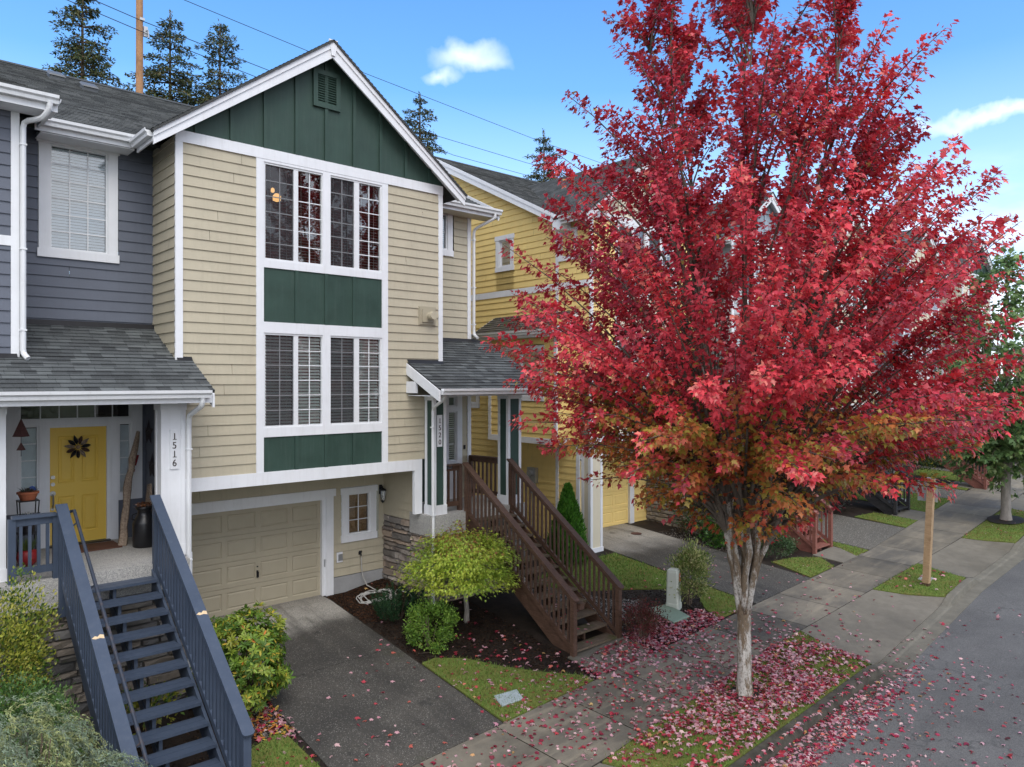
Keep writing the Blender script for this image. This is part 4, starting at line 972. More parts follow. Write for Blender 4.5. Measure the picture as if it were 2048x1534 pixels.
while x < 84:
    x2 = x + 1.44; g = .008; tone = rnd.uniform(.72, 1.25); n = 2
    if 14.6 < x < 20: tone *= 1.12
    for k in range(n):
        for j in range(2):
            P = []
            for i, jj in ((k, j), (k + 1, j), (k + 1, j + 1), (k, j + 1)):
                xx = x + g + (x2 - x - 2 * g) * i / n; y = lerp_t(OUT, xx) + (lerp_t(INN, xx) - lerp_t(OUT, xx)) * jj / 2; P.append((xx, y, zs(xx, y) + .012))
            m.poly(P, col=(tone, tone * .99, tone * .97))
    y0, y1, z0, z1 = lerp_t(OUT, x), lerp_t(INN, x), zs(x, lerp_t(OUT, x)), zs(x, lerp_t(INN, x))
    m.poly([(x - .02, y0, z0 - .012), (x + .02, y0, z0 - .012), (x + .02, y1, z1 - .012), (x - .02, y1, z1 - .012)], col=(.25, .27, .2))
    for s in (OUT, INN):
        a, b = lerp_t(s, x + g), lerp_t(s, x2 - g); m.poly([(x + g, a, zs(x, a) + .012), (x2 - g, b, zs(x2, b) + .012), (x2 - g, b, zs(x2, b) - .1), (x + g, a, zs(x, a) - .1)], col=(tone * .5,) * 3)
    x = x2
struct(m.build('sidewalk', MT['slabs']))
# soil under the planting beds
struct(sheet('garden_soil', strip_pts(INN, -12, 50, .02) + [(50, 15), (-12, 15)], -.012, 'soil', .7))
# driveways, dry and pale where the overhang shelters them
def drymat(name, y0, y1):
    t = NT(name); co = t.coord(); sx = t.n('ShaderNodeSeparateXYZ'); t.l(co, sx.inputs[0])
    nz = t.noise(co, 1.1, 4); ad = t.n('ShaderNodeMath', _operation='MULTIPLY_ADD'); t.l(nz, ad.inputs[0]); ad.inputs[1].default_value = 1.2; t.l(sx.outputs[1], ad.inputs[2])
    k = t.ramp(ad.outputs[0], y0 + .6, y1 + .6)
    v = t.voro(co, 95); sc = t.n('ShaderNodeSeparateColor'); t.l(v.outputs['Color'], sc.inputs[0])
    big = t.noise(co, .55, 6, .65); f = t.noise(co, 130, 2)
    wet = t.mix(t.ramp(big, .38, .66), (.043, .041, .038), (.082, .076, .067)); dry = t.mix(t.ramp(big, .38, .66), (.24, .23, .215), (.33, .32, .295))
    base = t.mix(k, wet, dry)
    peb = t.mix(t.ramp(sc.outputs[0], 0, 1), (.6, .6, .6), (1.4, 1.36, 1.28)); c = t.mix(1.0, base, peb, 'MULTIPLY')
    c = t.mix(t.ramp(sc.outputs[1], .93, .96, 0, .5), c, (.4, .38, .34)); c = t.mix(t.ramp(f, .45, .7, 0, .3), c, (.03, .028, .025))
    st = t.noise(t.coord((2.2, .35, 1)), 1.0, 5, .65); c = t.mix(t.ramp(st, .52, .66, 0, .5), c, (.032, .03, .027))
    dr = t.noise(co, 2.6, 3, .5); c = t.mix(t.ramp(dr, .66, .72, 0, .55), c, (.02, .019, .018)); ms = t.noise(co, 1.7, 7, .75); c = t.mix(t.ramp(ms, .58, .68, 0, .35), c, (.055, .058, .03))
    return t.bsdf(c, t.ramp(big, .38, .66, .55, .8), .35, bump=t.ramp(v.outputs['Distance'], 0, .6, 1, 0), bstr=.35, bdist=.004)
MT['drive_tan'] = drymat('driveway_aggregate', 13.0, 13.7); MT['drive_y'] = drymat('driveway_aggregate_far', 12.2, 13.2)
def driveway(x0, x1, mat, joint=11.75, y1=14.62):
    for a, b in ((None, joint - .008), (joint + .008, y1)):
        if a is None: poly = strip_pts(INN, x0, x1, .015) + [(x1, b), (x0, b)]
        else: poly = [(x0, a), (x1, a), (x1, b), (x0, b)]
        struct(sheet('driveway', poly, .008, mat, .45, skirt=.06))
def apron_h(x, y):
    return zs(x, y) - .125 * max(0, min(1, (lerp_t(OUT, x) - y) / (lerp_t(OUT, x) - lerp_t(CURB, x)))) * drop(x)
struct(sheet('verge_soil', strip_pts(CURB, -15, 60, .0) + strip_pts(OUT, -15, 60, .0)[::-1], -.02, 'soil', .4, apron_h))
for c0, c1, o0, o1 in ((3.9, 8.62, 4.5, 7.9), (13.92, 18.58, 14.40, 17.92), (20.36, 24.64, 20.82, 24.26), (29.45, 32.8, 29.65, 32.4), (35.0, 39.2, 35.3, 38.9)):
    struct(sheet('driveway_apron', strip_pts(CURB, c0, c1, .025) + strip_pts(OUT, o0, o1, -.012)[::-1], .008, 'walk', .3, apron_h, skirt=.03))
driveway(5.02, 7.66, 'drive_tan'); driveway(15.2, 17.76, 'drive_y', 11.3); driveway(21.25, 24.4, 'drive', 11.5); driveway(29.85, 31.85, 'drive', 11.5); driveway(35.6, 38.4, 'drive', 11.5)
struct(sheet('garage_apron', [(4.62, 14.60), (7.74, 14.60), (7.74, 15), (4.62, 15)], .014, 'drive_dry', .5))
for a, b in ((9.98, 11.5), (19.55, 20.75), (25.7, 27.05), (32.4, 33.5)):
    struct(sheet('step_pad', strip_pts(INN, a, b, .01) + [(b, lerp_t(INN, b) + .85), (a, lerp_t(INN, a) + .85)], .01, 'walk', .5, skirt=.08))
# lawns: earth sheet + blades
LAWNS = [
 ('A', [(8.0, 10.97), (8.43, 10.63), (8.74, 10.03), (9.19, 9.46), (9.77, 8.9), (9.77, 8.73), (7.7, 8.73), (7.7, 10.95)], 1500, .5),
 ('B', [(15.1, 12.75), (15.12, 10.8), (14.22, 10.45), (13.06, 11.23), (12.3, 11.6), (11.9, 12.6), (13.4, 12.9), (14.6, 12.75)], 900, .15),
 ('C', [(15.14, 10.06), (15.14, 9.2), (14.75, 8.74), (13.81, 8.8), (14.0, 9.25), (14.34, 9.61)], 1000, .3),
 ('D', [(18.1, 9.92), (17.8, 8.75), (19.07, 8.75), (19.5, 9.3), (18.9, 9.75)], 800, .5),
 ('E', [(21.2, 10.3), (21.15, 8.74), (20.4, 8.74), (20.8, 9.4), (20.85, 10.2)], 800, .25),
 ('F', [(27.1, 9.16), (29.75, 9.38), (29.8, 12.5), (27.3, 12.5)], 450, .1),
 ('F2', [(24.5, 8.98), (25.65, 9.06), (25.65, 10.4), (24.6, 10.6)], 500, .2),
 ('G', [(31.95, 9.55), (32.35, 9.58), (32.35, 12.3), (31.95, 12.3)], 400, .1),
 ('G2', [(33.6, 9.62), (35.45, 9.72), (35.45, 12.3), (33.6, 12.3)], 400, .1),
 ('L', [(4.86, 10.5), (4.97, 8.74), (3.3, 8.74), (3.75, 10.0), (4.35, 10.35)], 1700, .2),
 ('S', [(8.7, 5.67), (13.85, 5.69), (14.35, 7.27), (9.3, 7.04), (7.95, 6.93)], 1300, .75),
 ('P', [(18.62, 6.0), (20.3, 6.09), (20.78, 7.33), (17.95, 7.3)], 1000, .1),
 ('T', [(24.7, 6.14), (29.4, 6.48), (29.6, 7.65), (24.3, 7.37)], 500, .55)]
MT['turf'] = (lambda t: t.bsdf(t.mix(t.ramp(t.noise(t.coord(), 2.3, 6, .7), .36, .64), t.mix(t.ramp(t.noise(t.coord(), 70, 3), .35, .65), (.065, .11, .022), (.16, .225, .05)), t.mix(t.ramp(t.noise(t.coord(), 60, 3), .35, .65), (.09, .085, .025), (.18, .165, .05))), .9, .1))(NT('turf_earth'))
rng = np.random.default_rng(5)
def in_poly(x, y, P):
    c = np.zeros(len(x), bool); n = len(P)
    for i in range(n):
        (x1, y1), (x2, y2) = P[i], P[i - 1]
        k = ((y1 > y) != (y2 > y)) & (x < (x2 - x1) * (y - y1) / (y2 - y1 + 1e-12) + x1); c ^= k
    return c
def rand_in(P, n):
    xs = [p[0] for p in P]; ys = [p[1] for p in P]; X = np.zeros(0); Y = np.zeros(0)
    while len(X) < n:
        x = rng.uniform(min(xs), max(xs), n * 2); y = rng.uniform(min(ys), max(ys), n * 2); k = in_poly(x, y, P); X = np.r_[X, x[k]]; Y = np.r_[Y, y[k]]
    return X[:n], Y[:n]
def area(P): return abs(sum(P[i - 1][0] * P[i][1] - P[i][0] * P[i - 1][1] for i in range(len(P)))) / 2
for nm, P, dens, brown in LAWNS:
    struct(sheet('lawn', P, .016, 'turf', .3, apron_h if nm in 'SPT' else G, skirt=.05))
    n = int(area(P) * dens); X, Y = rand_in(P, n); X = X + rng.normal(0, .03, n); Y = Y + rng.normal(0, .03, n)
    Z = np.array([(apron_h if nm in 'SPT' else G)(a, b) for a, b in zip(X, Y)]) + .014
    th = rng.uniform(0, 6.283, n); h = rng.uniform(.022, .05, n) * (1.25 if nm in 'ABLSPC' else 1); ln = rng.normal(0, .02, (n, 2)); w = rng.uniform(.004, .008, n) * (1.6 if dens < 1000 else 1)
    V = np.zeros((n, 3, 3)); dx, dy = np.cos(th) * w, np.sin(th) * w
    V[:, 0] = np.c_[X - dx, Y - dy, Z]; V[:, 1] = np.c_[X + dx, Y + dy, Z]; V[:, 2] = np.c_[X + ln[:, 0], Y + ln[:, 1], Z + h]
    pt = .5 + .5 * np.sin(X * 2.3 + 1.7 * np.sin(Y * 2.9 + X)) * np.sin(Y * 3.1 + X * .7); br = rng.uniform(0, 1, n) < brown * (.25 + pt * .9)
    g = np.array([.125, .215, .042]) * rng.uniform(.6, 1.45, (n, 1)); b = np.array([.21, .175, .06]) * rng.uniform(.6, 1.3, (n, 1)); b2 = np.array([.16, .19, .035]) * rng.uniform(.6, 1.3, (n, 1))
    c = np.where(br[:, None], np.where(rng.uniform(0, 1, (n, 1)) < .45, b, b2), g)
    o = np_mesh('grass', V.reshape(-1, 3), np.arange(n * 3).reshape(-1, 3), np.repeat(c, 3, 0), MT['grass']); o['kind'] = 'stuff'
# mulch crumbs and pale gravel (loose stuff)
def chips(name, P, n, size, pal, mat, zoff=.0):
    X, Y = rand_in(P, n); Z = np.array([G(a, b) for a, b in zip(X, Y)]) + zoff
    r = rng.normal(0, 1, (n, 4, 3)) * size * rng.uniform(.5, 1.4, (n, 1, 1)) * np.array([1, 1, .45]); V = r + np.c_[X, Y, Z][:, None, :]
    T = np.array([[0, 1, 2], [0, 2, 3], [0, 3, 1], [1, 3, 2]]); T = (np.arange(n)[:, None, None] * 4 + T[None]).reshape(-1, 3)
    pal = np.array(pal); c = pal[rng.integers(0, len(pal), n)] * rng.uniform(.6, 1.4, (n, 1))
    o = np_mesh(name, V.reshape(-1, 3), T, np.repeat(c, 4, 0), mat); o['kind'] = 'stuff'; return o
MT['chip'] = leafmat('loose_chips', 0, .85, .2)
BED = [(7.72, 14.5), (7.72, 11.0), (8.45, 10.65), (8.8, 10.0), (9.2, 9.45), (9.95, 8.85), (10.0, 9.5), (10.05, 12.6), (9.2, 12.7), (9.15, 14.5)]
chips('mulch', BED, 9000, .014, [(.018, .011, .008), (.035, .02, .013), (.06, .032, .018)], MT['chip'])
chips('mulch', [(7.7, 14.5), (7.7, 12.9), (8.6, 12.7), (9.1, 13.3), (9.1, 14.5)], 3500, .014, [(.11, .05, .025), (.07, .033, .018)], MT['chip'])
chips('mulch', [(1.0, 12.2), (3.7, 12.2), (4.9, 12), (4.9, 10.5), (3.6, 9.9), (3.2, 8.8), (1, 8.8)], 6000, .014, [(.018, .011, .008), (.035, .02, .013), (.06, .035, .02)], MT['chip'])
chips('mulch', [(11.45, 9.6), (12.3, 8.8), (13.8, 8.8), (14.3, 9.6), (15, 10.1), (14.3, 10.4), (13, 11.1), (11.6, 11.3)], 5000, .014, [(.02, .013, .01), (.045, .03, .02), (.12, .11, .1)], MT['chip'])
chips('gravel', [(11.5, 9.7), (12.4, 9.9), (13.2, 10.4), (12.6, 11.0), (12.1, 12.4), (11.6, 12.6)], 3500, .016, [(.35, .33, .31), (.22, .21, .2), (.45, .43, .4)], MT['chip'])
chips('gravel', [(4.55, 11.3), (4.99, 11.5), (4.99, 10.3), (4.5, 10.3)], 1200, .016, [(.2, .17, .15), (.3, .27, .24), (.12, .1, .09)], MT['chip'])
chips('gravel', [(17.8, 13.4), (18.9, 13.4), (18.9, 11.0), (17.8, 10.2)], 1500, .016, [(.2, .18, .16), (.3, .28, .25), (.12, .1, .09)], MT['chip'])
# ================================================================ things on and around the porches
def one(name, m, mat, label, cat, smooth=False, group=None):
    o = m.build(name, MT[mat], None, smooth); return tag(o, label, cat, group)
# door wreath of painted wooden petals
w = thing('wreath', 'wooden petal wreath on the yellow front door', 'wreath', (3.065, 14.72, 3.46))
for k in range(11):
    a = 2 * math.pi * k / 11 + .15; ca, sa = math.cos(a), math.sin(a); L = .225 if k % 2 else .20; m = MB()
    P = lambda r, s, d: (3.065 + ca * r - sa * s, 14.72 - d, 3.46 + sa * r + ca * s)
    pr = [(.04, .0), (.09, .026), (.13, .034), (.175, .022), (L, 0)]
    m.poly([P(r, s, .03) for r, s in pr] + [P(r, 0, .055) for r, s in pr[::-1][1:]]); m.poly([P(r, -s, .03) for r, s in pr][::-1] + [P(r, 0, .055) for r, s in pr][1:-1])
    m.build('petal', (MT['canblack'], MT['drift'], MT['brown'], MT['canblack'])[k % 4], w)
m = MB(); m.tube([(3.065, 14.70, 3.46), (3.065, 14.65, 3.46)], [.035, .025], 12); m.build('centre', MT['post'], w)
m = MB(); m.box(2.70, 3.56, 13.86, 14.46, 1.782, 1.80)
one('door_mat', m, 'mat', 'red-brown coir mat in front of the yellow door', 'doormat')
# milk can
c = thing('milk_can', 'old black milk can filled with dry leaves on the yellow-door porch', 'milk can', (3.86, 13.7, 1.78))
m = MB(); m.lathe((3.86, 13.7, 1.78), [(.17, 0), (.185, .02), (.185, .40), (.18, .42), (.125, .53), (.105, .56), (.105, .62), (.135, .65), (.14, .68), (.125, .69)], 24); m.build('body', MT['canblack'], c, True)
for s in (-1, 1):
    m = MB(); m.tube([(3.86 + s * .14, 13.7, 2.24), (3.86 + s * .2, 13.68, 2.27), (3.86 + s * .2, 13.67, 2.34), (3.86 + s * .12, 13.69, 2.36)], .011, 6); m.build('handle', MT['canblack'], c)
m = MB(); rnd = random.Random(2)
for k in range(70):
    a, r = rnd.uniform(0, 6.28), rnd.uniform(0, .15); p = Vector((3.86 + r * math.cos(a), 13.7 + r * math.sin(a), 2.46 + rnd.uniform(0, .07)))
    v = [p + Vector((rnd.gauss(0, .028), rnd.gauss(0, .028), rnd.gauss(0, .016))) for _ in range(4)]; m.poly(v, col=rnd.choice([(.16, .06, .025), (.24, .10, .04), (.09, .04, .02)]))
m.build('dry_leaves', MT['litter'], c)
m = MB(); rnd = random.Random(5); pts = []; 
for k in range(13):
    t = k / 12; pts.append((3.60 + .38 * t ** 1.4 + rnd.gauss(0, .012), 14.0 + .48 * t + rnd.gauss(0, .01), 1.78 + 1.92 * t))
m.tube(pts, [.075, .07, .06, .065, .055, .06, .07, .06, .05, .06, .055, .045, .03], 7)
one('driftwood_log', m, 'drift', 'tall weathered driftwood log leaning in the porch corner', 'driftwood')
o = thing('wooden_ornament', 'red wooden ornament with a white band beside the driftwood log', 'ornament', (3.9, 14.64, 2.95)); m = MB()
m.prism([(3.86, 14.62, 2.98), (3.95, 14.62, 2.96), (4.03, 14.62, 3.26), (3.99, 14.62, 3.27)], (0, .03, 0)); m.build('body', MT['redpaint'], o)
m = MB(); m.prism([(3.87, 14.60, 3.02), (3.99, 14.60, 3.01), (4.0, 14.60, 3.07), (3.89, 14.60, 3.09)], (0, .016, 0)); m.build('band', MT['white'], o)
m = MB(); m.tube([(3.9, 14.635, 2.97), (3.85, 14.635, 2.72)], .018, 6); m.build('leg', MT['redpaint'], o); m = MB(); m.tube([(3.85, 14.635, 2.725), (3.84, 14.635, 2.67)], .03, 8); m.build('foot', MT['white'], o)
def star(y, z, r, label):
    m = MB(); x = 4.135; P = []
    for k in range(10):
        a = math.pi / 2 + k * math.pi / 5; q = r if k % 2 == 0 else r * .42; P.append((x, y + q * math.cos(a), z + q * math.sin(a)))
    for k in range(10): m.poly([P[k], P[(k + 1) % 10], (x - .06, y, z)])
    one('tin_star', m, 'star', label, 'wall star')
star(14.4, 3.68, .25, 'upper dark tin star on the grey porch side wall'); star(14.2, 3.08, .25, 'lower dark tin star on the grey porch side wall')
m = MB(); m.prism([(3.93, 13.75, 1.80), (3.94, 14.1, 1.79), (3.99, 14.16, 2.35), (4.02, 14.1, 2.78), (4.0, 13.88, 2.82), (3.97, 13.72, 2.45)], (.03, 0, 0))
one('wood_slab', m, 'drift', 'rough pale wood slab leaning behind the black milk can', 'wood slab')
m = MB(); rnd = random.Random(9); pts = [(4.06, 13.42, 1.8), (4.08, 13.40, 2.1), (4.05, 13.46, 2.3), (4.1, 13.5, 2.5)]; m.tube(pts, [.03, .02, .03, .012], 6); m.tube([(4.08, 13.4, 2.1), (4.12, 13.3, 2.22), (4.07, 13.26, 2.3)], [.018, .015, .01], 5)
one('gnarled_branch', m, 'drift', 'small gnarled branch standing by the top of the blue railing', 'branch')
# hanging tin triangles
h = thing('wind_chime', 'rusty tin triangle chime hanging left of the yellow door', 'wind chime', (1.97, 13.0, 4.28))
m = MB(); m.tube([(1.97, 13.0, 4.28), (1.97, 13.0, 3.5)], .004, 5); m.build('cord', MT['cable'], h)
for zt, hh, ww in ((4.05, .26, .11), (3.70, .11, .06)):
    m = MB(); m.lathe((1.97, 13, zt - hh), [(ww, 0), (.006, hh)], 4); m.build('tin_cone', MT['rust'], h)
s = thing('plant_stand', 'black wire plant stand by the yellow door', 'plant stand', (2.19, 13.85, 1.78))
for dx in (-.13, .13):
    for dy in (-.13, .13): m = MB(); m.tube([(2.19 + dx, 13.85 + dy, 1.78), (2.19 + dx * .8, 13.85 + dy * .8, 2.2), (2.19 + dx, 13.85 + dy, 2.72)], .009, 6); m.build('leg', MT['metal'], s)
for z in (2.2, 2.72):
    m = MB(); m.box(2.05, 2.33, 13.71, 13.99, z, z + .012); m.build('shelf', MT['metal'], s)
pt = thing('flower_pot', 'terracotta bowl of small succulents on the wire stand', 'flower pot', (2.19, 13.85, 2.735))
m = MB(); m.lathe((2.19, 13.85, 2.735), [(.1, 0), (.14, .1), (.155, .1), (.155, .13), (.13, .13)], 16); m.build('pot', MT['terracotta'], pt)
def tuft(c, n, h, r, cols, name, parent, seed, mat='leaf', w=.012):
    rg = np.random.default_rng(seed); a = rg.uniform(0, 6.283, n); rr = rg.uniform(0, r, n); V = np.zeros((n, 3, 3)); b = np.c_[c[0] + rr * np.cos(a) * .5, c[1] + rr * np.sin(a) * .5, np.full(n, c[2])]
    tip = np.c_[c[0] + rr * np.cos(a) * 1.4, c[1] + rr * np.sin(a) * 1.4, c[2] + h * rg.uniform(.4, 1, n)]; V[:, 0] = b - [w, 0, 0]; V[:, 1] = b + [w, w, 0]; V[:, 2] = tip
    C = np.array(cols)[rg.integers(0, len(cols), n)]; return np_mesh(name, V.reshape(-1, 3), np.arange(n * 3).reshape(-1, 3), np.repeat(C, 3, 0), MT[mat], parent)
tuft((2.19, 13.85, 2.85), 60, .09, .13, [(.05, .07, .05), (.10, .06, .05), (.12, .13, .1)], 'succulents', pt, 1)
pt = thing('flower_pot', 'white flowers in a pot on the lower shelf of the wire stand', 'flower pot', (2.19, 13.85, 2.212))
m = MB(); m.lathe((2.19, 13.85, 2.212), [(.07, 0), (.1, .16), (.09, .16)], 12); m.build('pot', MT['star'], pt); tuft((2.19, 13.85, 2.36), 90, .2, .13, [(.6, .58, .55), (.08, .12, .05), (.5, .45, .45)], 'flowers', pt, 2, w=.02)
pt = thing('flower_pot', 'round red pot on the porch floor behind the blue railing', 'flower pot', (2.12, 13.45, 1.78))
m = MB(); m.lathe((2.12, 13.45, 1.78), [(.07, 0), (.13, .06), (.15, .14), (.12, .23), (.1, .24)], 16); m.build('pot', MT['redpaint'], pt, True); tuft((2.12, 13.45, 2.02), 80, .22, .13, [(.05, .10, .03), (.10, .14, .04)], 'leaves', pt, 3)
# garden hose
m = MB(); pts = [(8.57, 14.515, .72), (8.57, 14.50, .5), (8.575, 14.46, .3), (8.58, 14.3, .13)]
rnd = random.Random(1)
for k in range(66):
    a = k * .42 + 1; r = .27 + .07 * math.sin(k * .8) + rnd.gauss(0, .008); x, y = 8.48 + r * 1.15 * math.cos(a) + .06 * math.sin(k * .31), 13.75 + r * math.sin(a); pts.append((x, y, G(x, y) + .02 + .012 * (k % 5)))
for x, y in ((8.85, 13.6), (9.0, 13.75), (9.1, 13.4), (9.0, 13.1), (8.8, 13.05)): pts.append((x, y, G(x, y) + .02))
m.tube(pts, .012, 6); one('garden_hose', m, 'hose', 'grey garden hose coiled below the tap beside the tan garage', 'hose')
# utility pedestal, lids
p = thing('utility_pedestal', 'pale green plastic utility pedestal beside the cream-tipped shrub', 'utility box', (13.5, 9.72, G(13.5, 9.72)))
x, y, z = 13.5, 9.72, G(13.5, 9.72); m = MB(); a = R(18)
def rp(u, v, w): return (x + u * math.cos(a) - v * math.sin(a), y + u * math.sin(a) + v * math.cos(a), z + w)
def ring(s, w, c=.03): return [rp(u, v, w) for u, v in ((-s + c, -s), (s - c, -s), (s, -s + c), (s, s - c), (s - c, s), (-s + c, s), (-s, s - c), (-s, -s + c))]
rs = [ring(.145, -.03), ring(.145, .11), ring(.134, .125), ring(.125, .78), ring(.11, .835), ring(.07, .855)]
for q, r2 in zip(rs, rs[1:]):
    for k in range(8): m.poly([q[k], q[(k + 1) % 8], r2[(k + 1) % 8], r2[k]])
m.poly(rs[-1]); m.build('body', MT['ped'], p)
m = MB(); m.prism([rp(-.02, -.134, .58), rp(.055, -.134, .58), rp(.055, -.132, .76), rp(-.02, -.132, .76)], (0, -.004, 0)); st = m.build('sticker', MT['orange'], p)
m = MB(); m.prism([rp(.0, -.1395, .68), rp(.035, -.1395, .68), rp(.035, -.139, .71), rp(.0, -.139, .71)], (0, -.002, 0)); m.build('sticker_mark', MT['white'], st)
def lid(pts, h, mat, label):
    m = MB(); n = len(pts); B = [(a, b, G(a, b) - .03) for a, b in pts]; cx, cy = sum(q[0] for q in pts) / n, sum(q[1] for q in pts) / n
    T = [(a, b, G(a, b) + h) for a, b in pts]; I = [(cx + (a - cx) * .93, cy + (b - cy) * .93, G(cx + (a - cx) * .93, cy + (b - cy) * .93) + h + .008) for a, b in pts]
    for k in range(n): k2 = (k + 1) % n; m.poly([B[k], B[k2], T[k2], T[k]]); m.poly([T[k], T[k2], I[k2], I[k]])
    m.poly(I); c = I[0]; m.box(cx - .02, cx + .02, cy - .02, cy + .02, G(cx, cy) + h, G(cx, cy) + h + .015)
    one('ground_box', m, mat, label, 'utility cover')
lid([(12.78, 9.2), (13.32, 9.18), (13.45, 9.86), (12.9, 9.95)], .05, 'lid', 'green plastic utility lid in the leaves by the pedestal')
lid([(7.93, 9.05), (8.36, 9.0), (8.46, 9.28), (8.02, 9.36)], .03, 'meterlid', 'pale blue-grey meter lid in the grass beside the tan driveway')
lid([(19.3, 6.55), (19.75, 6.6), (19.85, 6.9), (19.4, 6.85)], .02, 'found', 'grey concrete lid in the grass behind the sign post')
lid([(27.9, 10.3), (28.5, 10.35), (28.5, 10.7), (27.9, 10.65)], .03, 'found', 'small pale lid in the far lawn behind the sign')
m = MB(); m.lathe((17.1, 13.62, G(17.1, 13.62) + .008), [(.16, 0), (.16, .012), (.13, .018), (.02, .018)], 18); one('drain_cover', m, 'rust', 'round rusty drain cover on the yellow house driveway', 'drain cover')
m = MB(); rnd = random.Random(6); c = (34.3, 9.5); m.lathe((c[0], c[1], G(*c)), [(.28, 0), (.3, .08), (.2, .16), (.05, .2)], 9); one('garden_rock', m, 'drift', 'brown rock on the grass beside the far red-brown steps', 'rock')
# sign on a leaning wooden post, seen from behind
s = thing('street_sign', 'blank sign back on a leaning pale wooden post in the grass strip', 'street sign', (19.06, 6.54, G(19.06, 6.54)))
m = MB(); m.beam((19.06, 6.54, -.35), (19.20, 6.47, 2.28), .14, .14, (0, 1, 0)); m.build('post', MT['post'], s)
m = MB(); m.beam((19.19, 6.47, 2.275), (19.201, 6.47, 2.31), .15, .15, (0, 1, 0)); m.build('post_cap', MT['galv'], s)
m = MB(); m.box(19.27, 19.275, 6.36, 6.80, 1.74, 2.22); m.build('sign_panel', MT['signback'], s)
m = MB(); m.beam((19.06, 6.54, -.30), (19.066, 6.537, -.16), .146, .146, (0, 1, 0)); m.build('post_foot_stain', MT['brown'], s)
# utility pole and wires
p = thing('utility_pole', 'tall brown wooden utility pole behind the grey roof', 'utility pole', (8.835, 32, 0))
m = MB(); m.tube([(8.835, 32, 0), (8.835, 32, 12), (8.835, 32, 24)], [.17, .15, .12], 12); m.build('pole', MT['pole'], p)
m = MB(); m.box(8.96, 9.1, 31.85, 31.95, 18.35, 18.75); m.tube([(8.97, 31.88, 18.55), (9.1, 31.8, 18.6), (9.12, 31.8, 18.3)], .03, 6); m.box(8.8, 8.98, 31.82, 31.86, 18.95, 19.05); m.build('bracket', MT['galv'], p)
def wire(pts, label, r=.016):
    P = []; 
    for a, b in zip(pts, pts[1:]):
        for k in range(8): P.append(Vector(a).lerp(Vector(b), k / 8))
    P.append(Vector(pts[-1])); m = MB(); m.tube(P, r, 5); one('overhead_wire', m, 'cable', label, 'wire', False, 'overhead wires behind the houses')
wire([(0, 29, 20.6), (7.745, 33.4, 21.36), (18.4, 36.4, 22.0), (35.9, 37.6, 21.5), (60, 38.5, 20.9)], 'topmost overhead wire crossing above the green gable peak')
wire([(-12, 30, 21.0), (8.9, 31.9, 18.95), (27.2, 37.4, 19.8), (35.5, 38, 19.86), (60, 39, 20.2)], 'middle overhead wire fixed to the upper bracket of the pole')
wire([(-12, 29.6, 20.4), (9.05, 31.8, 18.45), (29.3, 38.2, 19.17), (35.5, 38, 18.99), (60, 39, 19.3)], 'lowest overhead wire fixed under the bracket of the pole')
# parked car at the far driveway
def car():
    X, Y = 36.9, 11.9; Z = G(X, Y - 1.0); c = thing('parked_car', 'dark blue car with alloy wheels parked beyond the green street tree', 'car', (X, Y, Z))
    W = .9; prof = [(-2.25, .35), (-2.3, .62), (-2.15, .86), (-1.2, .98), (-.55, 1.42), (.9, 1.45), (1.75, 1.05), (2.25, 1.0), (2.3, .6), (2.2, .35)]
    m = MB()
    def pt(y, z, s): k = W if z < 1.0 else W - .22 * (z - 1.0) / .45; return (X + s * k, Y + y, Z + z)
    for (a, b), (a2, b2) in zip(prof, prof[1:] + prof[:1]):
        m.poly([pt(a, b, -1), pt(a2, b2, -1), pt(a2, b2, 1), pt(a, b, 1)])
    for s in (-1, 1): m.poly([pt(a, b, s) for a, b in prof])
    body = m.build('body', MT['carpaint'], c)
    m = MB()
    for s in (-1, 1):
        k = s * 1.006
        m.poly([pt(-1.02, 1.03, k), pt(.05, 1.03, k), pt(.05, 1.38, k), pt(-.5, 1.38, k)]); m.poly([pt(.12, 1.03, k), pt(1.45, 1.05, k), pt(.85, 1.39, k), pt(.12, 1.39, k)])
    m.poly([(X - .72, Y - 1.17, Z + 1.0), (X + .72, Y - 1.17, Z + 1.0), (X + .62, Y - .58, Z + 1.41), (X - .62, Y - .58, Z + 1.41)]); m.build('window', MT['glass'], body)
    for s in (-1, 1): m = MB(); m.box(X + s * .62 - .2, X + s * .62 + .2, Y - 2.31, Y - 2.2, Z + .66, Z + .8); m.build('headlight', MT['alloy'], c)
    m = MB(); m.box(X - .26, X + .26, Y - 2.32, Y - 2.29, Z + .45, Z + .56); m.build('number_plate', MT['white'], c)
    for sx in (-1, 1):
        for sy in (-1.4, 1.4):
            wc = (X + sx * .86, Y + sy, Z + .34); m = MB(); m.tube([(wc[0] - .11, wc[1], wc[2]), (wc[0] + .11, wc[1], wc[2])], .34, 22); wh = m.build('tyre', MT['black_rub'], c)
            m = MB(); xf = wc[0] + sx * .115; m.tube([(xf, wc[1], wc[2]), (xf + sx * .01, wc[1], wc[2])], .07, 10)
            for k in range(5):
                a = 2 * math.pi * k / 5
                for da in (-.14, .14): m.beam((xf, wc[1] + .04 * math.cos(a), wc[2] + .04 * math.sin(a)), (xf, wc[1] + .23 * math.cos(a + da), wc[2] + .23 * math.sin(a + da)), .02, .035, (1, 0, 0))
            for k in range(20):
                a, b = 2 * math.pi * k / 20, 2 * math.pi * (k + 1) / 20; m.beam((xf, wc[1] + .235 * math.cos(a), wc[2] + .235 * math.sin(a)), (xf, wc[1] + .235 * math.cos(b), wc[2] + .235 * math.sin(b)), .02, .03, (1, 0, 0))
            m.build('rim', MT['alloy'], wh)
car()
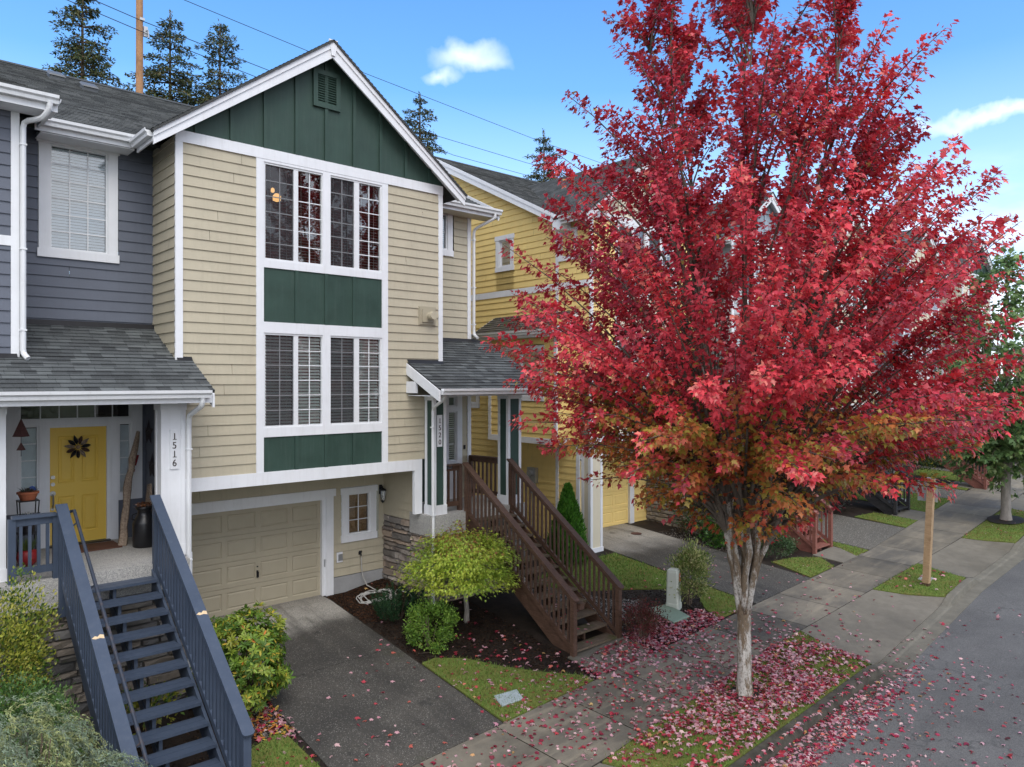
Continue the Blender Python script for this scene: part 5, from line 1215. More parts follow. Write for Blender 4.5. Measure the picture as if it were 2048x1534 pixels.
# ================================================================ foliage tools
def unit(a): return a / (np.linalg.norm(a, axis=1, keepdims=True) + 1e-9)
MAPLE = (np.array([(0, 0, 0), (.30, .02, -.06), (.22, .20, .0), (.52, .42, -.12), (.24, .48, .0), (.0, 1.0, -.10), (-.24, .48, .0), (-.52, .42, -.12), (-.22, .20, .0), (-.30, .02, -.06)], float),
         np.array([(0, i, i + 1) for i in range(1, 9)]))
STAR = (np.array([(0, 0, 0), (.42, .06, -.08), (.13, .22, 0), (.48, .55, -.1), (.12, .38, 0), (0, 1, -.1), (-.12, .38, 0), (-.48, .55, -.1), (-.13, .22, 0), (-.42, .06, -.08)], float), MAPLE[1])
OVAL = (np.array([(0, 0, 0), (.26, .45, .07), (0, 1, -.05), (-.26, .45, .07)], float), np.array([(0, 1, 2), (0, 2, 3)]))
LANCE = (np.array([(0, 0, 0), (.16, .35, .05), (.13, .75, .03), (0, 1, -.06), (-.13, .75, .03), (-.16, .35, .05)], float), np.array([(0, 1, 2), (0, 2, 3), (0, 3, 4), (0, 4, 5)]))
NEED = (np.array([(-.07, 0, 0), (.07, 0, 0), (0, 1, 0)], float), np.array([(0, 1, 2)]))
def leaf_arrays(P, N, D, S, C, tpl):
    """instances of a leaf template: P base, N surface normal, D tip direction, S size, C colour"""
    D = unit(D); N = unit(N - D * np.sum(N * D, 1, keepdims=True)); U = np.cross(D, N)
    tv, tf = tpl; k = len(tv); n = len(P)
    V = P[:, None, :] + S[:, None, None] * (tv[None, :, 0:1] * U[:, None] + tv[None, :, 1:2] * D[:, None] + tv[None, :, 2:3] * N[:, None])
    T = (np.arange(n)[:, None, None] * k + tf[None]).reshape(-1, 3)
    return V.reshape(-1, 3), T, np.repeat(C, k, 0)
def jit(C, g, s=.2):
    return np.clip(C * g.uniform(1 - s, 1 + s, (len(C), 1)) * g.uniform(.94, 1.06, C.shape), 0, 1)
def stems(root, c, zb, rad, n, g, mat='bark', r=.012, top=.6):
    m = MB()
    for k in range(n):
        a = g.uniform(0, 6.28); q = g.uniform(.2, .7)
        e = (c[0] + rad[0] * q * math.cos(a), c[1] + rad[1] * q * math.sin(a), c[2] + rad[2] * g.uniform(-.2, top)); b = (c[0] + .15 * rad[0] * math.cos(a), c[1] + .15 * rad[1] * math.sin(a), zb)
        m.tube([b, ((b[0] + e[0] * .6) / 1.6, (b[1] + e[1] * .6) / 1.6, (b[2] + e[2]) / 2), e], [r, r * .8, r * .4], 5)
    return m.build('stems', MT[mat], root)
def shrub(name, label, cat, c, rad, n, size, pal, tpl=OVAL, clumps=60, cs=.16, seed=1, shell=(.62, 1.0), up=.5, mat='leaf', nst=7, tip_up=.4, zb=None, low=-.55):
    g = np.random.default_rng(seed); zb = zb if zb is not None else G(c[0], c[1]) - .03
    root = thing(name, label, cat, (c[0], c[1], zb))
    d = unit(g.normal(0, 1, (clumps * 3, 3))); d = d[d[:, 2] > low][:clumps]
    rr = g.uniform(*shell, (len(d), 1)); cen = np.array(c) + d * rr * np.array(rad) * (1 + .10 * np.sin(d[:, :1] * 5 + seed) + .08 * np.sin(d[:, 1:2] * 7))
    ci = g.integers(0, len(d), n); off = g.normal(0, 1, (n, 3)) * cs * np.array([1, 1, .8])
    P = cen[ci] + off; P[:, 2] = np.maximum(P[:, 2], zb + .04)
    out = unit((P - np.array(c)) / np.array(rad))
    N = out * .6 + np.array([0, 0, up]) + g.normal(0, .45, (n, 3)); D = out + np.array([0, 0, tip_up]) + g.normal(0, .55, (n, 3))
    pal = np.array(pal); pc = g.integers(0, len(pal), len(d)); mixp = g.uniform(0, 1, n) < .62
    C = np.where(mixp[:, None], pal[pc[ci]], pal[g.integers(0, len(pal), n)]); C = jit(C, g, .25)
    S = size * g.uniform(.6, 1.25, n)
    V, T, CC = leaf_arrays(P, N, D, S, C, tpl); np_mesh('foliage', V, T, CC, MT[mat], root)
    if nst: stems(root, c, zb, rad, nst, g)
    return root
gr_l = [(.10, .19, .02), (.15, .25, .03), (.07, .14, .02)]
# small weeping Japanese maple
jm = thing('japanese_maple', 'small light green Japanese maple with a reddish top beside the brown steps', 'small tree', (9.34, 11.75, G(9.34, 11.75)))
g = np.random.default_rng(21); c = np.array([9.22, 11.66, .92]); n = 13000
K = 170; d = unit(g.normal(0, 1, (K * 3, 3))); d = d[d[:, 2] > -.5][:K]; cen = c + d * np.array([1.02, 1.02, .74]) * g.uniform(.62, 1, (len(d), 1)) * (1 + .12 * np.sin(d[:, :1] * 6))
ci = g.integers(0, len(d), n); P = cen[ci] + g.normal(0, 1, (n, 3)) * [.12, .12, .07]
out = unit(P - c); N = np.array([0, 0, 1.0]) + out * .55 + g.normal(0, .3, (n, 3)); D = out * [1, 1, .2] + [0, 0, -.5] + g.normal(0, .4, (n, 3))
redp = np.clip((P[:, 2] - 1.15) / .5, 0, 1) * .6 * (.4 + .6 * (np.sin(cen[ci, 0] * 5) > 0))
C = np.where((g.uniform(0, 1, n) < redp)[:, None], np.array([.34, .17, .06]), np.array([(.44, .54, .07), (.54, .62, .09), (.33, .46, .06)])[g.integers(0, 3, len(d))[ci]])
V, T, CC = leaf_arrays(P, N, D,   .07 * g.uniform(.6, 1.2, n), jit(C, g, .2), STAR); np_mesh('crown', V, T, CC, MT['leaf'], jm)
m = MB(); m.tube([(9.34, 11.75, -.3), (9.35, 11.74, 0), (9.30, 11.72, .3), (9.27, 11.7, .6)], [.065, .05, .045, .04], 8)
for k in range(9):
    a = k * .7; m.tube([(9.28, 11.7, .45), (9.25 + .4 * math.cos(a), 11.68 + .4 * math.sin(a), .85), (9.22 + .85 * math.cos(a), 11.66 + .85 * math.sin(a), 1.0)], [.028, .018, .006], 5)
m.build('trunk', MT['palebark'], jm)
shrub('round_shrub', 'round light green shrub in the mulch by the tan driveway', 'shrub', (8.25, 11.44, .03), (.46, .46, .43), 5600, .045, [(.15, .27, .035), (.21, .33, .05), (.10, .20, .03)], OVAL, 110, .06, 3, (.7, 1.03), low=-.95)
# dwarf conifer: upright dark fingers
dc = thing('dwarf_conifer', 'low dark green dwarf conifer beside the coiled hose', 'shrub', (8.4, 12.75, G(8.4, 12.75))); g = np.random.default_rng(7)
n = 5200; K = 62; a = g.uniform(0, 6.28, K); rr = np.sqrt(g.uniform(0, 1, K)) * .42; bx, by = 8.4 + rr * np.cos(a), 12.75 + rr * np.sin(a); hh = .62 * (1 - (rr / .55) ** 2 * .55) * g.uniform(.75, 1.1, K); ci = g.integers(0, K, n); t = g.uniform(.1, 1, n)
lean = np.c_[(bx - 8.4) * .5, (by - 12.75) * .5]; P = np.c_[bx[ci] + lean[ci, 0] * t, by[ci] + lean[ci, 1] * t, G(8.4, 12.75) + hh[ci] * t]
D = np.c_[g.normal(0, .7, (n, 2)), g.uniform(.2, 1, n)]; N = g.normal(0, 1, (n, 3)); C = jit(np.array([(.022, .06, .025), (.035, .085, .03), (.018, .045, .022)])[g.integers(0, 3, n)], g, .3)
V, T, CC = leaf_arrays(P, N, D, .085 * g.uniform(.6, 1.2, n), C, NEED); np_mesh('foliage', V, T, CC, MT['needle'], dc); stems(dc, (8.4, 12.75, .1), G(8.4, 12.75) - .03, (.35, .35, .3), 6, g)
shrub('barberry', 'dark red barberry bush at the foot of the brown steps', 'shrub', (11.78, 9.22, -.13), (.40, .40, .36), 3600, .04, [(.075, .03, .022), (.13, .035, .03), (.10, .065, .03), (.20, .03, .035)], OVAL, 90, .07, 5, (.5, 1.0), nst=22)
shrub('nandina', 'upright green shrub with cream tips behind the utility pedestal', 'shrub', (13.95, 9.62, .30), (.36, .36, .66), 4200, .075, [(.20, .27, .06), (.30, .34, .11), (.50, .48, .22), (.14, .20, .05)], LANCE, 75, .085, 6, (.55, 1.05), tip_up=.6)
# arborvitae
av = thing('arborvitae', 'bright green conical arborvitae behind the brown steps', 'shrub', (13.6, 13.0, G(13.6, 13))); g = np.random.default_rng(8); n = 9000; t = g.uniform(0, 1, n) ** 1.2; a = g.uniform(0, 6.28, n); z0 = G(13.6, 13)
rad = (.47 * (1 - t ** 1.5) + .03) * (1 + .12 * np.sin(a * 5 + t * 9)) * g.uniform(.75, 1.03, n); P = np.c_[13.6 + rad * np.cos(a), 13 + rad * np.sin(a), z0 + .05 + t * 1.85]
out = np.c_[np.cos(a), np.sin(a), np.zeros(n)]; N = out + g.normal(0, .5, (n, 3)); D = out * .35 + [0, 0, 1] + g.normal(0, .3, (n, 3)); C = jit(np.array([(.07, .21, .024), (.11, .29, .035), (.05, .15, .02)])[g.integers(0, 3, n)], g, .3)
V, T, CC = leaf_arrays(P, N, D, .10 * g.uniform(.6, 1.3, n), C, LANCE); np_mesh('foliage', V, T, CC, MT['leaf'], av)
m = MB(); m.tube([(13.6, 13, z0 - .05), (13.6, 13, z0 + 1.6)], [.05, .015], 6); m.build('trunk', MT['bark'], av)
shrub('clipped_hedge', 'low clipped dark green hedge beside the red-brown steps', 'shrub', (18.75, 10.35, .16), (.82, .55, .34), 5200, .05, [(.06, .11, .045), (.09, .145, .06), (.045, .085, .035)], OVAL, 150, .06, 9, (.85, 1.0), nst=5)
shrub('broadleaf_shrub', 'glossy green shrub by the yellow driveway under the red maple', 'shrub', (18.6, 11.7, .35), (.7, .6, .45), 2200, .10, [(.05, .14, .02), (.09, .2, .03), (.03, .08, .02)], OVAL, 40, .13, 10)
shrub('broadleaf_shrub', 'dark shrub against the stone base behind the red maple trunk', 'shrub', (18.7, 12.6, .6), (.6, .5, .7), 2200, .09, [(.025, .06, .018), (.04, .09, .025), (.09, .06, .03)], OVAL, 40, .14, 12)
shrub('flecked_shrub', 'tall dark shrub flecked with yellow beyond the black steps', 'shrub', (32.0, 11.6, 1.75), (1.0, 1.0, 1.25), 5200, .085, [(.03, .06, .015), (.02, .045, .012), (.25, .22, .03), (.04, .075, .02)], OVAL, 60, .2, 13)
shrub('flecked_shrub', 'thin upright shrub with yellowing leaves against the brown house', 'shrub', (31.3, 12.2, 2.7), (.7, .7, 1.5), 2600, .085, [(.09, .10, .03), (.22, .2, .04), (.05, .07, .02)], OVAL, 50, .18, 14)
shrub('dark_evergreen', 'very dark evergreen shrub between the red-brown and black steps', 'shrub', (23.6, 11.5, .95), (.9, .8, .9), 3600, .085, [(.012, .025, .014), (.02, .035, .018), (.05, .03, .025)], LANCE, 60, .2, 15)
shrub('dark_evergreen', 'dark plum shrub by the light grey house, seen through the maple', 'shrub', (25.0, 11.6, .85), (.7, .7, .75), 2600, .08, [(.03, .018, .02), (.045, .022, .022), (.02, .03, .018)], OVAL, 50, .16, 16)
# rhododendron with leaf rosettes
rh = thing('rhododendron', 'big yellow-green rhododendron between the blue steps and the tan driveway', 'shrub', (4.62, 11.35, G(4.6, 11.3))); g = np.random.default_rng(30); K = 760
c = np.array([4.62, 11.3, .28]); d = unit(g.normal(0, 1, (K * 3, 3))); d = d[d[:, 2] > -.75][:K]; cen = c + d * np.array([.66, .66, .80]) * g.uniform(.7, 1.04, (len(d), 1)) * (1 + .12 * np.sin(d[:, 2:3] * 6 + d[:, :1] * 5)); cen[:, 2] = np.maximum(cen[:, 2], G(4.6, 11.3) + .08)
ax = unit(d * [1, 1, .8] + [0, 0, .45] + g.normal(0, .25, (len(d), 3))); m_ = 11; e1 = unit(np.cross(ax, [[.3, .2, 1]])); e2 = np.cross(ax, e1); P, N, D = [], [], []
for k in range(m_):
    th = 2 * math.pi * k / m_ + g.uniform(-.3, .3, len(d)); rd = e1 * np.cos(th)[:, None] + e2 * np.sin(th)[:, None]; lift = g.uniform(-.25, .75, (len(d), 1)); P.append(cen + rd * .008); D.append(rd + ax * lift); N.append(ax - rd * lift * .8)
P, N, D = map(np.concatenate, (P, N, D)); pal = np.array([(.12, .22, .03), (.19, .30, .04), (.26, .35, .045), (.09, .17, .025), (.30, .34, .045)]); C = np.tile(pal[g.integers(0, 5, len(d))], (m_, 1)); yl_ = g.uniform(0, 1, len(P)) < .06; C[yl_] = (.52, .40, .045); og = g.uniform(0, 1, len(P)) < .008; C[og] = (.5, .17, .03)
V, T, CC = leaf_arrays(P, N, D, .092 * g.uniform(.6, 1.2, len(P)), jit(C, g, .22), LANCE); np_mesh('foliage', V, T, CC, MT['leaf'], rh); stems(rh, (4.62, 11.3, .28), G(4.6, 11.3) - .03, (.6, .6, .8), 14, g)
shrub('variegated_shrub', 'yellow-tipped green shrub at the left edge in front of the porch', 'shrub', (1.45, 11.25, 1.0), (.62, .62, 1.05), 11000, .05, [(.35, .36, .05), (.46, .44, .09), (.09, .15, .02), (.05, .10, .015), (.22, .26, .04)], OVAL, 170, .09, 31, (.45, 1.12), tip_up=.7)
shrub('broadleaf_shrub', 'mid-green leafy shrub between the yellow-tipped shrub and the weeping juniper', 'shrub', (1.5, 10.15, .35), (.66, .6, .75), 9000, .048, [(.08, .17, .035), (.12, .22, .05), (.06, .12, .03)], OVAL, 130, .10, 32)
# weeping blue-green juniper
wj = thing('weeping_juniper', 'weeping blue-green juniper in the lower left corner', 'shrub', (1.35, 8.55, G(1.35, 8.55))); g = np.random.default_rng(33); NS = 1300; Ps, Ds = [], []
SUB = [(1.05, 8.75, 1.45, .50), (1.45, 8.9, 1.18, .45), (.75, 8.35, 1.3, .5), (1.75, 8.45, .82, .42), (1.35, 8.2, .95, .45), (2.0, 8.75, .62, .36), (1.1, 7.9, .75, .45), (.5, 8.9, 1.2, .5), (1.7, 8.05, .55, .4), (2.15, 8.35, .42, .3)]
for k in range(NS):
    sx, sy, sz, sr = SUB[k % len(SUB)]; a = g.uniform(0, 6.28); r0 = math.sqrt(g.uniform(0, 1)) * sr; L = g.uniform(.25, .75 if k % 5 == 0 else .5); p = np.array([sx + r0 * math.cos(a), sy + r0 * math.sin(a), sz - .75 * sr * (r0 / sr) ** 2 + g.uniform(-.25, .08)]); a2 = a + g.normal(0, .5); dr = np.array([math.cos(a2), math.sin(a2), g.uniform(-.05, .75 if k % 5 == 0 else .45)]); dr /= np.linalg.norm(dr)
    for s in range(26):
        Ps.append(p.copy()); Ds.append(dr.copy()); p = p + dr * L / 22; dr = dr + np.array([0, 0, -.09 - .04 * g.uniform()]) + g.normal(0, .04, 3); dr /= np.linalg.norm(dr)
Ps, Ds = np.array(Ps), np.array(Ds); rep = 3; P = np.repeat(Ps, rep, 0) + g.normal(0, .012, (len(Ps) * rep, 3)); D = np.repeat(Ds, rep, 0) + g.normal(0, .55, (len(Ps) * rep, 3)); n = len(P); P[:, 2] = np.maximum(P[:, 2], -.9)
sc = np.repeat(g.uniform(0, 1, NS), 26 * rep); C = np.where((sc < .34)[:, None], np.array([.30, .33, .14]), np.where((sc < .6)[:, None], np.array([.15, .20, .125]), np.array([.215, .265, .185])))
V, T, CC = leaf_arrays(P, g.normal(0, 1, (n, 3)), D, .036 * g.uniform(.6, 1.3, n), jit(C, g, .25), (NEED[0] * [2.0, 1, 1], NEED[1])); np_mesh('foliage', V, T, CC, MT['needle'], wj)
g2 = np.random.default_rng(3); stems(wj, (1.3, 8.55, .9), G(1.35, 8.55) - .05, (.7, .7, .6), 12, g2)
shrub('small_plant', 'small green plant under the blue steps', 'plant', (3.35, 11.6, -.15), (.3, .3, .22), 500, .08, [(.09, .17, .03), (.28, .28, .04)], OVAL, 16, .1, 35)
# ================================================================ broadleaf trees
VR = np.array([math.cos(R(42)), -math.sin(R(42)), 0.0])     # the street-diagonal direction the crown colours vary along
def big_tree(name, label, cat, base, fork, env, nlimb, ntip, seed, leaf, colf, mats, tr=.14, lean=(0, 0), lpm=(42, 34), twigs=7, leafmat_='redleaf', limb_top=.86, droop=.5, brs=1.0, steep=.55, thick=.16, tw=(.28, .62), cone=.8, prune=False):
    g = np.random.default_rng(seed); root = thing(name, label, cat, base)
    bx, by, bz = base; zs_ = [e[0] for e in env]; Rs = [e[1] for e in env]
    Rf = lambda z: np.interp(z, zs_, Rs); ztop = zs_[-1]; zlo = zs_[0]
    ax = lambda z: np.array([bx + lean[0] * (z - bz), by + lean[1] * (z - bz), z])
    tk = MB(); fk = ax(fork)
    tk.tube([(bx, by, bz - .15), (bx, by, bz + .06), tuple(ax(bz + .3)), tuple(ax((bz + fork) / 2)), tuple(ax(fork - .35)), tuple(fk), tuple(ax(fork + .45))], [tr * 1.6, tr * 1.25, tr * 1.03, tr * .97, tr * .98, tr * .9, tr * .35], 16)
    limbs = []
    for k in range(nlimb):
        if k == 0: az, q, ze = 0, .06, ztop - .5
        else:
            az = 2 * math.pi * (k - 1) / (nlimb - 1) + g.uniform(-.25, .25); q = g.uniform(.45, .78); ze = bz + (ztop - bz) * g.uniform(limb_top - .22, limb_top)
        end = ax(ze) + np.array([math.cos(az), math.sin(az), 0]) * q * Rf(ze)
        st = ax(fork - .55 + .35 * g.uniform()) + np.array([math.cos(az), math.sin(az), 0]) * tr * .40; ctl = st + np.array([math.cos(az) * .35 * q * Rf(ze), math.sin(az) * .35 * q * Rf(ze), (ze - fork) * .36])
        pts = []
        for s in np.linspace(0, 1, 22): pts.append((1 - s) ** 2 * st + 2 * s * (1 - s) * ctl + s * s * end + g.normal(0, .03, 3) * (s > .1))
        pts = np.array(pts); limbs.append(pts)
        rr = [tr * (.52 if k else .62) * (1 - .93 * s ** .7) + .006 for s in np.linspace(0, 1, 22)]
        tk.tube([tuple(p) for p in pts], rr, 9)
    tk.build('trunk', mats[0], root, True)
    LP = np.concatenate([l[:-1] for l in limbs]); LD = unit(np.concatenate([l[1:] - l[:-1] for l in limbs])); LS = np.tile(np.arange(21) / 21, nlimb)
    br = MB(); P, D, BR, TT = [], [], [], []
    def spine(a, b, c, dens, t0, bi, rad):
        L = np.linalg.norm(c - a); m = max(2, int(dens * L * (1 - t0))); t = t0 + (1 - t0) * g.uniform(0, 1, m) ** .8
        p = ((1 - t) ** 2)[:, None] * a + (2 * t * (1 - t))[:, None] * b + (t * t)[:, None] * c; dv = unit((1 - t)[:, None] * (b - a) + t[:, None] * (c - b))
        side = unit(np.cross(dv, g.normal(0, 1, (m, 3)))); p = p + side * (rad * g.uniform(.2, 1, m) ** .7)[:, None]; p[:, 2] -= .02
        P.append(p); D.append(side * .8 + dv * .45); BR.append(np.full(m, bi)); TT.append(t)
    # tips: shell-biased, stratified over the crown's height
    zz = np.linspace(zlo, ztop, 60); w = Rf(zz) + .35; w = np.cumsum(w) / w.sum(); ga = 2.39996
    tips = []
    for k in range(ntip):
        z = np.interp((k + g.uniform()) / ntip, w, zz); rho = (.30 + .70 * g.uniform() ** .48) if g.uniform() < .8 else g.uniform(.05, .6); rho *= g.uniform(.88, 1.10)
        a = k * ga + g.normal(0, .25); tips.append((ax(z) + np.array([math.cos(a), math.sin(a), 0]) * rho * Rf(z), rho))
    for bi, (T, rho) in enumerate(tips):
        dv = T - LP; h = np.hypot(dv[:, 0], dv[:, 1]); cost = np.linalg.norm(dv, axis=1) + 1.6 * np.maximum(0, h * (steep if T[2] > bz + 5.2 else min(steep, .45 + .16 * max(0, T[2] - bz - 3.5))) - dv[:, 2]) + 6.0 * np.maximum(0, .17 - LS) / .17
        j = int(np.argmin(cost)); p0 = LP[j]; L = np.linalg.norm(T - p0); d0 = unit((LD[j] * .75 + unit((T - p0)[None])[0] * .7)[None])[0]; ctl = p0 + d0 * L * .5 + np.array([0, 0, .06 * L])
        r0 = min((.010 + .0075 * L) * brs, .03); ss = np.linspace(0, 1, 7)
        br.tube([tuple((1 - s) ** 2 * p0 + 2 * s * (1 - s) * ctl + s * s * T) for s in ss], [r0 * (1 - .85 * s) for s in ss], 5, False)
        spine(p0, ctl, T, lpm[0], .18, bi, thick)
        nt = max(3, int(twigs * min(1.6, L / 1.5)))
        for q in range(nt):
            s = .3 + .68 * (q + g.uniform()) / nt; p = (1 - s) ** 2 * p0 + 2 * s * (1 - s) * ctl + s * s * T; dr = unit(((1 - s) * (ctl - p0) + s * (T - ctl))[None])[0]
            sd = unit(np.cross(dr, g.normal(0, 1, 3))[None])[0]; l = g.uniform(*tw) * (1.15 - .5 * s); e = p + (dr * .75 + sd * cone + np.array([0, 0, .15])) * l; mid = (p + e) / 2 + np.array([0, 0, .05])
            if q % 2 == 0: br.tube([tuple(p), tuple(mid), tuple(e)], [.006 * brs, .004 * brs, .002], 4, False)
            spine(p, mid, e, lpm[1], .05, bi, thick * .65)
    br.build('branches', mats[1], root)
    P, D, BR, TT = np.concatenate(P), np.concatenate(D), np.concatenate(BR), np.concatenate(TT); n = len(P)
    cz = np.array([lean[0], lean[1]]); c = np.c_[bx + cz[0] * (P[:, 2] - bz), by + cz[1] * (P[:, 2] - bz), P[:, 2]]; out = P - c; rho = np.linalg.norm(out, axis=1) / np.maximum(.4, Rf(P[:, 2])); out = unit(out)
    if prune:
        zz_ = P[:, 2]; kp = g.uniform(0, 1, n) > np.where((rho < .5) & (zz_ < 6.2), .62, 0) + np.where(zz_ < 3.1, .3, 0) + np.where((rho < .35) & (zz_ >= 6.2), .25, 0)
        P, D, BR, TT, rho, out = P[kp], D[kp], BR[kp], TT[kp], rho[kp], out[kp]; n = len(P)
    N = np.array([0, 0, 1.0]) + out * .75 + g.normal(0, .42, (n, 3)); D = D + out * .3 + np.array([0, 0, -droop]) + g.normal(0, .3, (n, 3))
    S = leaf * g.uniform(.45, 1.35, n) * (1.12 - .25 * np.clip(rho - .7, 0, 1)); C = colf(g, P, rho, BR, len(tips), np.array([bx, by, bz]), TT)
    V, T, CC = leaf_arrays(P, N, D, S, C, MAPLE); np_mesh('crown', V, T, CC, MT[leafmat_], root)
    return root, n
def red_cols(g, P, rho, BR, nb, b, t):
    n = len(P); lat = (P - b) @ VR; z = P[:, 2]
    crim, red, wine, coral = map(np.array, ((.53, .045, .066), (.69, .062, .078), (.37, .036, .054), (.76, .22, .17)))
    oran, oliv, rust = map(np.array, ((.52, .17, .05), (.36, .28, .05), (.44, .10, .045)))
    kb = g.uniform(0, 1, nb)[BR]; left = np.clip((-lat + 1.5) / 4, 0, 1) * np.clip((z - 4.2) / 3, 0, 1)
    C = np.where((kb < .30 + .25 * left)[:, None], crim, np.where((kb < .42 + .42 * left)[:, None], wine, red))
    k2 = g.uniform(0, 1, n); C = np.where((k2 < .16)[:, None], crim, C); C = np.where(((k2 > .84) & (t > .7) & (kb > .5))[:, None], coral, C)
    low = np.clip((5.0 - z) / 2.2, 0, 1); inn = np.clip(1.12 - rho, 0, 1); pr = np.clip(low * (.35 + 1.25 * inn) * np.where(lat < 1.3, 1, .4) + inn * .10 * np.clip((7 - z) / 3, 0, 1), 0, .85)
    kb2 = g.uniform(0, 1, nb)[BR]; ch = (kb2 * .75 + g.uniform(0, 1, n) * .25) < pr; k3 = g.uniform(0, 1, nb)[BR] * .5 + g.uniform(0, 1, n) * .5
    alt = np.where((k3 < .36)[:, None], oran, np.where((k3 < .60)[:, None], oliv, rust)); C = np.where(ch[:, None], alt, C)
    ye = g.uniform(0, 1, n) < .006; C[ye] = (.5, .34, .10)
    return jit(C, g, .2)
ENV = [(2.0, .4), (2.5, 1.7), (3.0, 3.1), (3.5, 4.15), (4.2, 4.5), (5.2, 4.4), (7.0, 3.95), (8.5, 3.4), (10, 2.6), (11.2, 1.85), (12.2, 1.0), (12.8, .2)]
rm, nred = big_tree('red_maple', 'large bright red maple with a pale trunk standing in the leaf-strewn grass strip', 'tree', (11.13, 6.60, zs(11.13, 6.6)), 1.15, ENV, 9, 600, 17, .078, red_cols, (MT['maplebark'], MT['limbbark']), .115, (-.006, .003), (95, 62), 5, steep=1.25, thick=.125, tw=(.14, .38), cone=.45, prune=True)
print('red leaves', nred)
def green_cols(g, P, rho, BR, nb, b, t):
    n = len(P); pal = np.array([(.15, .25, .085), (.20, .31, .10), (.11, .20, .07), (.27, .35, .13)]); kb = g.integers(0, 4, nb)[BR]; C = np.where((g.uniform(0, 1, n) < .6)[:, None], pal[kb], pal[g.integers(0, 4, n)]); return jit(C, g, .25)
GENV = [(1.2, .6), (1.6, 1.9), (2.4, 2.7), (3.6, 2.9), (5.0, 2.6), (6.6, 1.9), (8.0, .95), (8.9, .2)]
big_tree('green_maple', 'green street maple with a grey trunk in a mulch ring on the far grass strip', 'tree', (27.46, 7.08, zs(27.46, 7.08)), 2.0, GENV, 7, 210, 23, .15, green_cols, (MT['palebark'], MT['bark']), .14, (.0, .0), (30, 24), 6, 'leaf')
big_tree('green_maple', 'distant green street maple beyond the nearer one at the right edge', 'tree', (43.5, 8.3, zs(43.5, 8.3)), 2.6, [(a + 1.0, r * 1.1) for a, r in GENV], 6, 110, 29, .22, green_cols, (MT['palebark'], MT['bark']), .14, (.0, .0), (16, 14), 5, 'leaf')
# mulch rings
for x, y, r in ((27.46, 7.08, .62), (11.13, 6.6, .3)):
    m = MB(); m.poly([(x + r * 1.2 * math.cos(k * .2618), y + r * .8 * math.sin(k * .2618), zs(x + r * 1.2 * math.cos(k * .2618), y + r * .8 * math.sin(k * .2618)) + .05) for k in range(24)]); struct(m.build('mulch_ring', MT['soil']))
# ================================================================ conifers behind the houses
def conifer(seed, H=28.5, vis=15):
    g = np.random.default_rng(seed); P, D, N = [], [], []; m = MB(); z = 2.0
    lx, ly = g.normal(0, .15, 2)
    while z < H - .25:
        h = H - z; r = min(.60 * h ** .86 + .15, 5.0) * g.uniform(.75, 1.15); nb = int(g.integers(5, 8)); a0 = g.uniform(0, 6.28); far = h > vis
        for k in range(nb):
            if g.uniform() < .09: continue
            a = a0 + 2 * math.pi * k / nb + g.normal(0, .2); L = r * g.uniform(.62, 1.12); o = np.array([math.cos(a), math.sin(a), 0]); rise = .55 if h < 3 else (.22 if h < 7 else -.05)
            bz = lambda s: np.array([0, 0, z]) + o * L * s + np.array([0, 0, L * (rise * s - (.35 + .2 * rise) * s * s)])
            m.tube([tuple(bz(s)) for s in (0, .33, .66, 1)], [.03 + .012 * L, .02 + .006 * L, .015, .005], 4, False)
            ns = int((L / (.16 if not far else .32)) + 3); sd = np.array([-o[1], o[0], 0])
            for q in range(ns):
                s = .12 + .88 * (q + g.uniform()) / ns; p = bz(s); wl = (.24 * L + .18) * (1.08 - s) + .12
                for e in (-1, 1):
                    dv = o * .65 + sd * e * .8 + np.array([0, 0, -.25]) + g.normal(0, .18, 3)
                    for u in np.arange(.08, wl, .17 if not far else .3): P.append(p + dv * u + g.normal(0, .03, 3)); D.append(dv + g.normal(0, .45, 3)); 
            for q in range(4): P.append(bz(1) + g.normal(0, .05, 3)); D.append(o + g.normal(0, .5, 3))
        z += g.uniform(.62, 1.0) if not far else .75
    for q in range(26): P.append(np.array([0, 0, H - 1.6 + q * .065]) + g.normal(0, .04, 3)); D.append(np.array([0, 0, .8]) + g.normal(0, .5, 3))
    P, D = np.array(P), np.array(D); n = len(P); rep = 2; P = np.repeat(P, rep, 0) + g.normal(0, .05, (n * rep, 3)); D = np.repeat(D, rep, 0) + g.normal(0, .35, (n * rep, 3)); n = len(P); Nn = g.normal(0, .6, (n, 3)) + [0, 0, 1]
    C = np.array([(.075, .10, .045), (.10, .125, .05), (.055, .075, .038), (.15, .13, .055)])[g.integers(0, 4, n)]; br_ = g.uniform(0, 1, n) < .05; C[br_] = (.13, .08, .04)
    m.tube([(0, 0, 0), (0, 0, H * .5), (0, 0, H)], [.38, .22, .03], 8)
    return (P, Nn, D, C, g), m
def put_conifer(seed, x, y, H, label):
    (P, N, D, C, g), m = conifer(seed, H); root = thing('conifer', label, 'tree', (0, 0, 0), 'tall conifers behind the houses')
    V, T, CC = leaf_arrays(P, N, D, .24 * g.uniform(.6, 1.25, len(P)), jit(C, g, .3), (OVAL[0] * [.75, 1, 1], OVAL[1])); np_mesh('crown', V, T, CC, MT['needle'], root); m.build('trunk', MT['bark'], root); root.location = (x, y, 0); return root
c1 = put_conifer(1, 10.83, 50.8, 28.8, 'tall conifer left of the utility pole, its top cut by the frame'); c2 = put_conifer(2, 16.4, 52.5, 29.4, 'pointed conifer just right of the utility pole'); c3 = put_conifer(3, 19.65, 52.3, 29.6, 'conifer between the utility pole and the green gable')
c4 = put_conifer(4, 34.6, 49.5, 27.7, 'thin-topped conifer behind the right slope of the green gable')
dup(c2, (49.07, 50.0, -1.3), 1.9, 'conifer above the yellow house roof, beside the red leaves')
